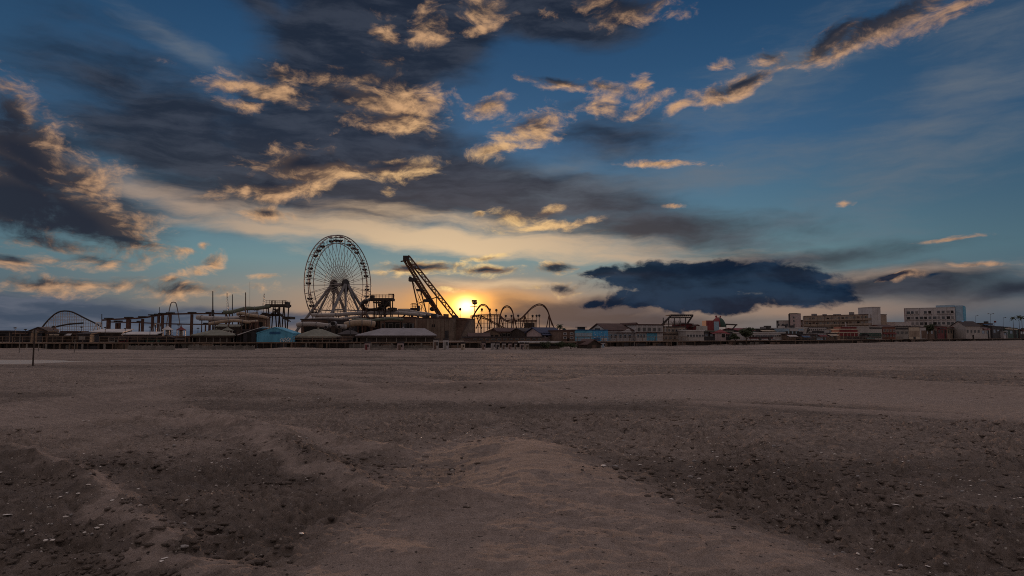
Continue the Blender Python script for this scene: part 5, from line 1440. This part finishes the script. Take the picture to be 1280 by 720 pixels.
# low dark roofs right of the trees
stall('low dark roofed hall with jagged roof right of the bushy tree', 924, 944, 409.8, 60, 'charcoal_paint', 'maroon_paint', 'gable', 1.0, th=9, win=5, name='boardwalk_stall', group='stalls on the boardwalk')
stall('long low dark roofed hall behind the white arcade', 945, 972, 410.6, 70, 'charcoal_paint', 'roof_dark', 'flat', th=9, win=7, name='boardwalk_stall', group='stalls on the boardwalk')
s = Building('white_arcade', 'long white arcade with a dark window strip below the low dark roofs', 'arcade', (939, 206), (981, 216), 415.2, 9, 'plaster_white', roof='flat', rmat='roof_white', over=.3)
s.windows(11, 1, .86, .42, x=(.12, .88), z=(.36, .86), frame='plaster_pale')
s.opening('porthole', .04, .09, .42, .72); s.opening('porthole', .91, .96, .42, .72)
s = Building('tower_block', 'small pale apartment tower with a dark left side', 'tower', (987.4, 318), (996.4, 316), 391.6, 7, 'plaster_pink', roof='flat', rmat='roof_dark', over=.05)
s.opening('stair_panel', -.12, .1, 0, 1.0, 'charcoal_paint', .05)
for j in range(6): s.window(s.W * .55, s.W * .72, s.H * (.12 + .14 * j), s.H * (.19 + .14 * j), 'plaster_pale', .08)
s = Building('flat_block', 'low grey flat block left of the pale apartment tower', 'building', (971.2, 322), (987, 320), 400.6, 8, 'plaster_pale', roof='flat', rmat='charcoal_paint', over=.05)
s.windows(3, 2, .4, .4, z=(.3, .95)); s.opening('dark_bay', -.01, .16, 0, 1.0, 'charcoal_paint', .05)
s = Building('flat_block', 'narrow dark flat block right of the pale apartment tower', 'building', (996.8, 322), (1003.4, 321), 399.8, 8, 'plaster_brown', roof='flat', rmat='roof_dark', over=.05)
s.windows(2, 3, .4, .4, z=(.2, .95))
stall('pale blue grey shop below the apartment tower', 981, 1005, 409.6, 62, 'pale_blue', 'roof_white', 'flat', th=7, win=5, name='boardwalk_stall', group='stalls on the boardwalk')
stall('dark brown shop on the boardwalk right of the white arcade', 982, 1000, 417, 8, 'plaster_brown', 'roof_dark', 'flat', th=6, win=4, name='boardwalk_stall', group='stalls on the boardwalk')
stall('dark shop with pinkish sign left of the gridded white facade', 1000, 1014, 418, 6, 'charcoal_paint', 'roof_dark', 'flat', th=6, sgn='plaster_pink', win=3, name='boardwalk_stall', group='stalls on the boardwalk')

# long beige hotel with its white end tower
s = Building('beige_hotel', 'long beige balconied hotel with a white end tower', 'hotel', (1006, 398), (1093, 364), 394.8, 13, 'plaster_beige', roof='flat', rmat='roof_brown', over=.2)
W, H = s.W, s.H
s.part('end_wall', MB().box(s.F, -.4, -.21, -.3, 13.2, 0, H + .1), 'plaster_pale')  # paler slab stands in for light falling on the left end
for j in range(4):
    z0 = H * (.16 + .21 * j)
    s.part('balcony', MB().box(s.F, .2, W - .2, -1.3, -.01, z0 - .18, z0).box(s.F, .2, W - .2, -1.3, -1.22, z0, z0 + .75), 'plaster_beige')
    for i in range(18):
        x = W * (.02 + .054 * i)
        s.part('window', MB().box(s.F, x, x + W * .034, -.05, -.004, z0 + .15, z0 + H * random.choice([.145, .145, .12])), random.choice(['window_glass', 'window_glass', 'window_glass', 'opening_dark', 'plaster_brown', 'concrete']))
for i in range(10): s.part('fin', MB().box(s.F, W * i / 9.2, W * i / 9.2 + .25, -1.35, -1.305, H * .14, H), 'plaster_brown')
A = s.F.w(W + .25, -1.6, 0); th = zat(384.2, 362) - ZD
F2 = Frame(A, (1, .12, 0)); tw = 11.2 * mpp(362)
tp = s.part('end_tower', MB().box(F2, 0, tw, 0, 12, 0, th), 'plaster_white')
s.part('parapet', MB().box(F2, -.1, tw + .1, -.1, 12.1, th + .003, th + .35), 'plaster_pale', tp)
s.part('side_strip', MB().box(F2, tw * .62, tw * .66, -.05, -.003, .2, th - .3), 'plaster_pale', tp)
for i, (u, w, h) in enumerate([(.05, .05, 1.2), (.22, .03, .8), (.38, .08, .6), (.61, .04, 1.5), (.80, .06, .9)]):
    s.part('roof_unit', MB().box(s.F, W * u, W * (u + w), 4, 6.5, H + .283, H + .28 + h), 'grey_steel')
# low things in front of it
s = Building('gridded_shop', 'white shop with a gridded facade in front of the beige hotel', 'shop', (1011, 300), (1034, 300), 408.6, 9, 'plaster_white', roof='flat', rmat='charcoal_paint', over=.15)
s.windows(9, 3, .45, .45, z=(.1, .95), frame='plaster_pale', t=.06)
s = Building('white_shop', 'narrow white shop with a slanted dark brace beside the gridded facade', 'shop', (1004.6, 296), (1010.6, 297), 409.2, 7, 'plaster_pale', roof='flat', rmat='roof_white', over=.1)
s.part('brace', MB().bar(s.F.w(s.W * .3, -.15, .2), s.F.w(s.W, -.15, s.H), .25, n=5), 'charcoal_paint')
stall('pale box shop with lit corner in front of the gridded facade', 1021, 1032, 417, 10, 'pale_blue', 'roof_white', 'flat', th=6, win=3, name='boardwalk_stall', group='stalls on the boardwalk')
stall('low dark shop with timber front left of the red roofed stand', 1033, 1047, 416, 12, 'plaster_brown', 'roof_dark', 'flat', th=6, win=3, name='boardwalk_stall', group='stalls on the boardwalk')
stall('low dark shop under the gridded facade', 1010, 1021, 417.4, 9, 'charcoal_paint', 'roof_brown', 'flat', th=6, win=2, name='boardwalk_stall', group='stalls on the boardwalk')
D = 262
t = Thing('red_stand', 'red and white banded food stand with a white spire', 'stand', G(1048, D, ZD))
k = mpp(D); X0 = xat(1048.4, D); F = Frame(Vector((X0, D, ZD)), (1, 0, 0)); W = 24.6 * k; z = lambda y: zat(y, D) - ZD
t.part('wall', MB().box(F, .3, W - .3, 0, 6, 0, z(419.8)), 'plaster_brown')
t.part('red_band', MB().box(F, .1, W - .1, -.3, 6.2, z(419.8) + .004, z(416.4)), 'red_paint')
t.part('white_band', MB().box(F, -.4, W + .1, -.6, 6.3, z(416.4) + .004, z(415)), 'cream_paint')
t.part('upper_red_band', MB().box(F, .3, W - .3, -.2, 6.1, z(415) + .004, z(412.2)), 'red_paint')
t.part('roof', MB().box(F, 0, W, -.5, 6.3, z(412.2) + .004, z(410.9)), 'cream_paint')
t.part('crown_tier', MB().box(F, .9, W - .5, 0, 5.6, z(410.9) + .004, z(408.4)), 'maroon_paint')
t.part('spire', MB().bar(F.w(W * .52, 2, z(408.4)), F.w(W * .52, 2, z(402.4)), .22, .12, 7), 'plaster_white')
for i in range(6): t.part('post', MB().bar(F.w(W * (.04 + .184 * i), -.45, 0), F.w(W * (.04 + .184 * i), -.45, z(416.4)), .09, n=5), 'cream_paint')
for i in range(4): t.part('window', MB().box(F, W * (.1 + .21 * i), W * (.26 + .21 * i), -.05, -.003, .9, z(419.8) - .3), 'window_glass')
s = Building('grey_shop', 'wide grey shop with pale upper band right of the red stand', 'shop', (1073.4, 268), (1103, 272), 407.8, 8, 'plaster_pale', roof='flat', rmat='plaster_pale', over=.15)
s.part('dark_band', MB().box(s.F, s.W * .46, s.W, -.12, -.01, s.H * .86, s.H * .97), 'charcoal_paint')
s.opening('shop_front', .06, .95, .10, .52, 'green_paint', .06); s.windows(6, 1, .6, .5, z=(.12, .50), frame='grey_timber')
stall('dark low shop front below the wide grey shop', 1077, 1094, 420.6, 5, 'charcoal_paint', 'roof_dark', 'flat', th=5, win=4, name='boardwalk_stall', group='stalls on the boardwalk')
bush('shrub', 'pale dry shrub right of the dark low shop front', 'shrub', 1093, 1104, 420.6, 0, 300, 420, 0, 'shrubs at the boardwalk')
s = Building('brick_shop', 'red-brown brick shop right of the white end tower', 'shop', (1103.6, 274), (1119.6, 276), 405.6, 8, 'brick', roof='gable', rmat='roof_brown', rise=.9, over=.2)
s.windows(4, 2, .5, .45, z=(.1, .9), frame='plaster_pale'); s.awning(0, 1, .5, 'maroon_paint', 1.0, .4)
s = Building('grey_shop', 'green-grey panelled shop with dark roof right of the brick shop', 'shop', (1120, 290), (1136, 292), 407.6, 8, 'concrete', roof='flat', rmat='roof_dark', over=.3)
s.opening('dark_band', 0, 1, .78, .92, 'charcoal_paint', .06); s.windows(3, 1, .5, .4, z=(.3, .75), frame='grey_timber')
s = Building('grey_shop', 'yellowish panelled shop with dark fascia before the white hotel', 'shop', (1136.4, 292), (1150, 294), 408, 8, 'cream_paint', roof='flat', rmat='roof_dark', over=.3)
s.opening('panel', .05, .95, .2, .7, 'plaster_beige', .05); s.opening('door', .4, .6, 0, .2, 'charcoal_paint', .06)
s = Building('white_annex', 'low white annex at the left foot of the white hotel', 'building', (1120, 372), (1140, 374), 402.4, 9, 'plaster_white', roof='flat', rmat='roof_white', over=.1)
s.windows(5, 1, .5, .35, z=(.5, .95))
s = Building('white_shop', 'small white fronted shop under the dark round tree', 'shop', (1150.6, 294), (1158, 295), 408.6, 6, 'plaster_white', roof='flat', rmat='roof_brown', over=.2)
s.opening('shop_front', .2, .95, .05, .75, 'plaster_brown', .06)
# white hotel
s = Building('white_hotel', 'white hotel with rows of dark balcony windows and a blue end', 'hotel', (1132.6, 424), (1195.4, 408), 385.2, 14, 'plaster_white', roof='flat', rmat='plaster_pale', over=.15)
W, H = s.W, s.H
for j in range(4):
    for i in range(11):
        if (i, j) in ((3, 3), (6, 3)): continue
        x = W * (.035 + .088 * i)
        w = W * (.055 if i % 3 else .07)
        f = s.part('window', MB().box(s.F, x, x + w, -.06, -.004, H * (.26 + .185 * j), H * (.35 + .185 * j)), random.choice(['window_glass', 'window_glass', 'opening_dark', 'window_glass', 'grey_steel']))
        s.part('balcony', MB().box(s.F, x - .15, x + w + .15, -.9, -.065, H * (.235 + .185 * j), H * (.26 + .185 * j)), 'plaster_pale', f)
for i in range(4): s.part('pilaster', MB().box(s.F, W * (.27 * i + .005), W * (.27 * i + .022), -.35, -.01, 0, H * 1.01), 'plaster_white')
s.part('side_edge', MB().box(s.F, -.5, -.16, -.3, 14, 0, H + .2), 'plaster_pink')  # pink slab stands in for warm sunlight on the left edge
s.part('penthouse', MB().box(s.F, W * .62, W * .98, 2, 10, H + .285, H + 1.6), 'pale_blue')
s.part('blue_end', MB().box(Frame(s.F.w(W + .16, 0, 0), s.F.ex), 0, 8.2 * mpp(405), .4, 13.6, 0, H + 1.2), 'pale_blue')
s.part('blue_fin', MB().box(Frame(s.F.w(W + .16, 0, 0), s.F.ex), 8.2 * mpp(405) + .01, 9.0 * mpp(405), .1, 13.6, 0, H + .8), 'blue_paint')
s.part('awning', MB().prism_x(s.F, [(-.01, H * .15), (-.01, H * .08), (-2.6, H * .02), (-2.6, H * .05)], W * .45, W * .68), 'pale_blue')
D = 398; c = P(1203.4, 403, D)
lt = Thing('blue_light', 'small glowing blue light at the right foot of the white hotel', 'light', Vector((c.x, c.y, ZD)))
m = bpy.data.materials.new('blue_glow'); m.use_nodes = True
m.node_tree.nodes['Principled BSDF'].inputs['Emission Color'].default_value = (.25, .6, 1, 1); m.node_tree.nodes['Principled BSDF'].inputs['Emission Strength'].default_value = .9
MATS['blue_glow'] = m
lt.part('pole', MB().bar(Vector((c.x, c.y, ZD)), c, .12, n=6), 'dark_steel'); lt.part('lamp', MB().box(Frame(c, (1, 0, 0)), -.5, .5, -.2, .2, -.6, .8), 'blue_glow')
# shops in front of the white hotel
row = [(1158, 1172, 409, 'plaster_brown', 'roof_brown', 'dark brown shop right of the small white fronted shop'), (1172.4, 1184, 407.6, 'maroon_paint', 'roof_brown', 'dark red roofed shop below the white hotel windows'),
       (1184.4, 1194, 408.4, 'plaster_beige', 'maroon_paint', 'beige shop with red roof edge below the white hotel'), (1194.4, 1207, 408.8, 'brick', 'roof_dark', 'brick shop below the blue end of the white hotel')]
for a, b, tp, wm, rm, lab in row: stall(lab, a, b, tp, 18, wm, rm, 'flat', th=6, win=3, awn='roof_dark', name='boardwalk_stall', group='stalls on the boardwalk')
s = Building('dark_house', 'dark gabled house with a grey front right of the white hotel', 'house', (1207.6, 356), (1226, 358), 401.2, 9, 'plaster_pale', roof='gable', rmat='roof_dark', rise=2.6, over=.5)
s.windows(4, 1, .5, .5, z=(.35, .8)); s.opening('door', .44, .54, 0, .3)
stall('small pale shop right of the dark gabled house', 1226.4, 1238, 408, 6, 'plaster_pale', 'roof_brown', 'gable', .8, th=6, win=2, name='boardwalk_stall', group='stalls on the boardwalk')
stall('low brown shop with rooftop boxes behind the street lamp', 1229, 1242, 403.6, 30, 'plaster_brown', 'roof_brown', 'flat', th=7, win=3, name='boardwalk_stall', group='stalls on the boardwalk')
stall('long dark shed at the right end of the boardwalk', 1241, 1255, 407.4, 8, 'charcoal_paint', 'roof_dark', 'flat', th=7, win=3, name='boardwalk_stall', group='stalls on the boardwalk')
stall('lower dark shed before the tall palms', 1255.4, 1272.6, 409, 8, 'green_paint', 'roof_dark', 'flat', th=7, win=3, name='boardwalk_stall', group='stalls on the boardwalk')
stall('low white car-sized booth at the right end before the dark shed', 1254.5, 1259.5, 413.4, 1.5, 'plaster_white', 'roof_white', 'shed', .4, th=3, win=1, name='boardwalk_stall', group='stalls on the boardwalk')
stall('far right low dark shed beyond the palms', 1274, 1300, 411, 10, 'charcoal_paint', 'roof_dark', 'flat', th=7, win=3, name='boardwalk_stall', group='stalls on the boardwalk')
def street_lamp(px, y, D, lab, arms=2):
    b = G(px, D, ZD); top = P(px, y, D); t = Thing('street_lamp', lab, 'street lamp', b, 'street lamps on the boardwalk')
    t.part('pole', MB().bar(b, top, .11, .06, 7), 'dark_steel')
    for sx in ((-1, 1) if arms == 2 else (1,)):
        t.part('arm', MB().tube([top - Vector((0, 0, .5)), top + Vector((sx * .5, 0, -.1)), top + Vector((sx * 1.1, 0, 0))], .07, 5), 'dark_steel')
        t.part('lamp_head', MB().lathe(top + Vector((sx * 1.25, 0, -.22)), [(.42, 0), (.36, .2), (.1, .34)], 8), 'dark_steel')
street_lamp(1238.4, 392, 340, 'tall two armed street lamp right of the dark gabled house')
street_lamp(1254, 396.6, 372, 'thin street lamp between the dark sheds at the right', 1)
street_lamp(1219.6, 394.4, 420, 'faint thin street lamp behind the dark gabled house', 1)
street_lamp(1032.6, 409, 244, 'dark street lamp standing before the gridded facade', 1)
flag = Thing('flagpole', 'short pole with a small dark flag at the right end sheds', 'flagpole', G(1242.6, 380, ZD))
b = G(1242.6, 380, ZD); tp = P(1242.6, 401, 380)
flag.part('pole', MB().bar(b, tp, .09, n=5), 'dark_steel'); flag.part('flag', MB().box(Frame(tp, (1, .1, 0)), .05, 1.3, -.01, .01, -1.0, 0), 'maroon_paint')
D = 236
s = Building('dark_wagon', 'long dark vendor wagon on the boardwalk right of the bushy trees', 'wagon', (946, 188), (966, 190), 420.6, 3, 'maroon_paint', z0=ZD + .5, roof='flat', rmat='roof_dark', over=.1)
for x in (.2, .8):
    s.part('wheel', MB().tube([s.F.w(s.W * x, -.12, -.05), s.F.w(s.W * x, .12, -.05)], .45, 12), 'dark_steel')
s.opening('hatch', .2, .7, .4, .8); s.part('drawbar', MB().bar(s.F.w(s.W, .8, -.1), s.F.w(s.W + 1.6, .8, -.35), .07, n=5).bar(s.F.w(s.W + 1.5, .8, -.32), s.F.w(s.W + 1.5, .8, -.5), .06, n=5), 'dark_steel')
# ---------------------------------------------------------------- loose things on the sand
def ground_z(x, y):
    z, m = sand_height(np.array([x]), np.array([y])); return float(z[0])
# pool of rain water
wm = bpy.data.materials.new('pool_water'); wm.use_nodes = True
T = NT(wm.node_tree); bs = wm.node_tree.nodes['Principled BSDF']
bs.inputs['Base Color'].default_value = (0.50, 0.42, 0.34, 1); bs.inputs['Roughness'].default_value = 0.30; bs.inputs['IOR'].default_value = 1.33  # pale base colour stands in for the bright sky reflection
oc = T.n('ShaderNodeTexCoord').outputs['Object']
b = T.n('ShaderNodeBump'); b.inputs['Strength'].default_value = .35; b.inputs['Distance'].default_value = .03
T.put(b.inputs['Height'], T.noise(oc, 2.5, 3, .5)); T.put(bs.inputs['Normal'], b.outputs[0])
MATS['pool_water'] = wm
pts = [Vector((x * 1.08 + .04 * -50, y, POOL_Z)) for x, y in POOL]
cx, cy = sum(p[0] for p in POOL) / len(POOL), sum(p[1] for p in POOL) / len(POOL)
mb = MB().poly([Vector((cx + (x - cx) * 1.15, cy + (y - cy) * 1.5, POOL_Z)) for x, y in POOL], [tuple(range(len(POOL)))])
single('rain_pool', mb, 'pool_water', 'shallow pool of rain water shining on the sand at the far left', None, (cx, cy, 0), kind='structure')

def pebble(mb, c, r, sq=.5):
    n, k = 6, 4
    a0 = random.random() * 6; rs = [random.uniform(.75, 1.25) for _ in range(n)]; st = random.uniform(.6, 1.5)
    p = []
    for i in range(k):
        ph = PI * (i + .5) / k
        for j in range(n):
            a = a0 + 2 * PI * j / n; rr = r * math.sin(ph) * rs[j]
            p.append(Vector(c) + Vector((rr * math.cos(a) * st, rr * math.sin(a) / st, -r * sq * math.cos(ph))))
    f = [(i * n + j, i * n + (j + 1) % n, (i + 1) * n + (j + 1) % n, (i + 1) * n + j) for i in range(k - 1) for j in range(n)]
    mb.poly(p, f + [tuple(range(n - 1, -1, -1)), tuple(range((k - 1) * n, k * n))])
px_ = rng.uniform(-20, 1300, 7000); py_ = HORIZ + 28 + (rng.random(7000) ** 1.25) * 272
Ds = EYE * FOC / (py_ - HORIZ); Xs = (px_ - 640) / FOC * Ds
Zs, Ms = sand_height(Xs, Ds)
dens = fbm2(Xs * .35 + 9, Ds * .35 + 4, 3)
white, dark = MB(), MB()
for x, y, z, m, d, u in zip(Xs, Ds, Zs, Ms, dens, rng.random(7000)):
    if u > (1 - m * 1.1) * (0.16 + 1.9 * d): continue
    r = (0.005 + 0.020 * random.random() ** 4) * (1 + y * .022)
    if random.random() < .6: pebble(white, (x, y, z + r * .25), r, .4)
    else: pebble(dark, (x, y, z + r * .3), r * 1.2, .7)
single('shell_fragments', white, 'shell', 'scattered pale shell fragments lying all over the sand', None, (0, 0, 0), kind='stuff', smooth=True)
single('dark_pebbles', dark, 'stone', 'scattered small grey pebbles lying all over the sand', None, (0, 0, 0), kind='stuff', smooth=True)

# crumbled clods of coarse sand
nC = 16000
px_ = rng.uniform(-30, 1310, nC); py_ = HORIZ + 24 + (rng.random(nC) ** 1.1) * 290
Ds = EYE * FOC / (py_ - HORIZ); Xs = (px_ - 640) / FOC * Ds
Zs, Ms = sand_height(Xs, Ds)
dens = fbm2(Xs * .45 + 39, Ds * .45 + 14, 4, .6)
clods = MB()
for x, y, z, m, d, u in zip(Xs, Ds, Zs, Ms, dens, rng.random(nC)):
    if u > (1 - m * 1.05) * (0.30 + 2.2 * d): continue
    r = (0.010 + 0.034 * random.random() ** 2.5) * (1 + y * .03)
    pebble(clods, (x, y, z + r * .12), r, .42)
single('sand_clods', clods, 'sand', 'crumbled clods of damp coarse sand strewn between the smooth drifts', None, (0, 0, 0), kind='stuff')

def clam(name, label, cat, px, py, wpx, m, group, sq=.35):
    D = dep(py); x = (px - 640) / FOC * D
    z = ground_z(x, D); D2 = (EYE - z) * FOC / (py - HORIZ); x = (px - 640) / FOC * D2; z = ground_z(x, D2)
    r = wpx / 2 * mpp(D2)
    if cat == 'shell':
        b = MB(); n, k = 11, 5; a0 = random.uniform(0, 6); p = []
        for i in range(k + 1):
            u = i / k
            for j in range(n):
                a = (j / (n - 1) - .5) * 2.3; rr = r * 1.7 * u * (1 - .12 * abs(a)) * (1 + .03 * (j % 2))
                q = Vector((rr * math.cos(a) - r * .8, rr * math.sin(a), r * .5 * math.sin(u * PI * .62 + .25) * math.cos(a * .8)))
                p.append(Vector((x, D2, z - .1 * r)) + Matrix.Rotation(a0, 3, 'Z') @ q)
        b.poly(p, [(i * n + j, i * n + j + 1, (i + 1) * n + j + 1, (i + 1) * n + j) for i in range(k) for j in range(n - 1)])
        single(name, b, m, label, cat, (x, D2, z), group, smooth=True)
    else:
        b = MB(); n, k = 10, 7; p = []
        for i in range(k):
            ph = PI * (i + .5) / k
            for j in range(n):
                a = 2 * PI * j / n; w = 1 + .28 * math.sin(3 * a + px) * math.sin(ph) + .15 * math.sin(7 * a + i)
                p.append(Vector((x, D2, z + r * sq * .55)) + Vector((r * math.sin(ph) * math.cos(a) * w, r * .8 * math.sin(ph) * math.sin(a) * w, -r * sq * math.cos(ph))))
        b.poly(p, [(i * n + j, i * n + (j + 1) % n, (i + 1) * n + (j + 1) % n, (i + 1) * n + j) for i in range(k - 1) for j in range(n)] + [tuple(range(n - 1, -1, -1)), tuple(range((k - 1) * n, k * n))])
        single(name, b, m, label, cat, (x, D2, z), group, smooth=True)
SH, ST_ = 'larger shells on the sand', 'larger stones on the sand'
clam('stone', 'pale grey flat stone lying on the sand at the lower left', 'stone', 239.5, 679.5, 10, 'stone', ST_, .4)
clam('shell', 'white shell just left of the pale grey flat stone', 'shell', 217, 686, 8, 'shell', SH)
clam('shell', 'small white shell below the pale grey flat stone', 'shell', 213.5, 692.5, 6, 'shell', SH)
clam('clod', 'dark round clod of damp sand left of the smooth central drift', 'clod', 419, 650, 8, 'dark_timber', ST_, .7)
clam('shell', 'biggest white shell on the coarse sand at the right', 'shell', 1110, 630.5, 8, 'shell', SH)
clam('shell', 'white shell near the right edge of the smooth central drift', 'shell', 835, 619.5, 6, 'shell', SH)
clam('shell', 'bright shell in the coarse sand above the right side of the smooth drift', 'shell', 1009, 584, 7, 'shell', SH)
clam('shell', 'flat whitish shell where the smooth drift meets the coarse sand', 'shell', 752, 580.5, 8, 'shell', SH)
clam('shell', 'white shell low in the right corner of the picture', 'shell', 1146.5, 703.5, 6, 'shell', SH)
clam('shell', 'white shell on the dark sand at the left, above the diagonal ridge', 'shell', 96, 597, 7, 'shell', SH)
clam('shell', 'shell lying at the far left edge of the clodded sand', 'shell', 22, 632, 9, 'shell', SH)
clam('stone', 'dark grey stone on the coarse sand in the middle right', 'stone', 767, 582, 7, 'stone', ST_, .6)
clam('shell', 'paired whitish shell beside the dark clod of damp sand', 'shell', 383, 670.5, 7, 'shell', SH)
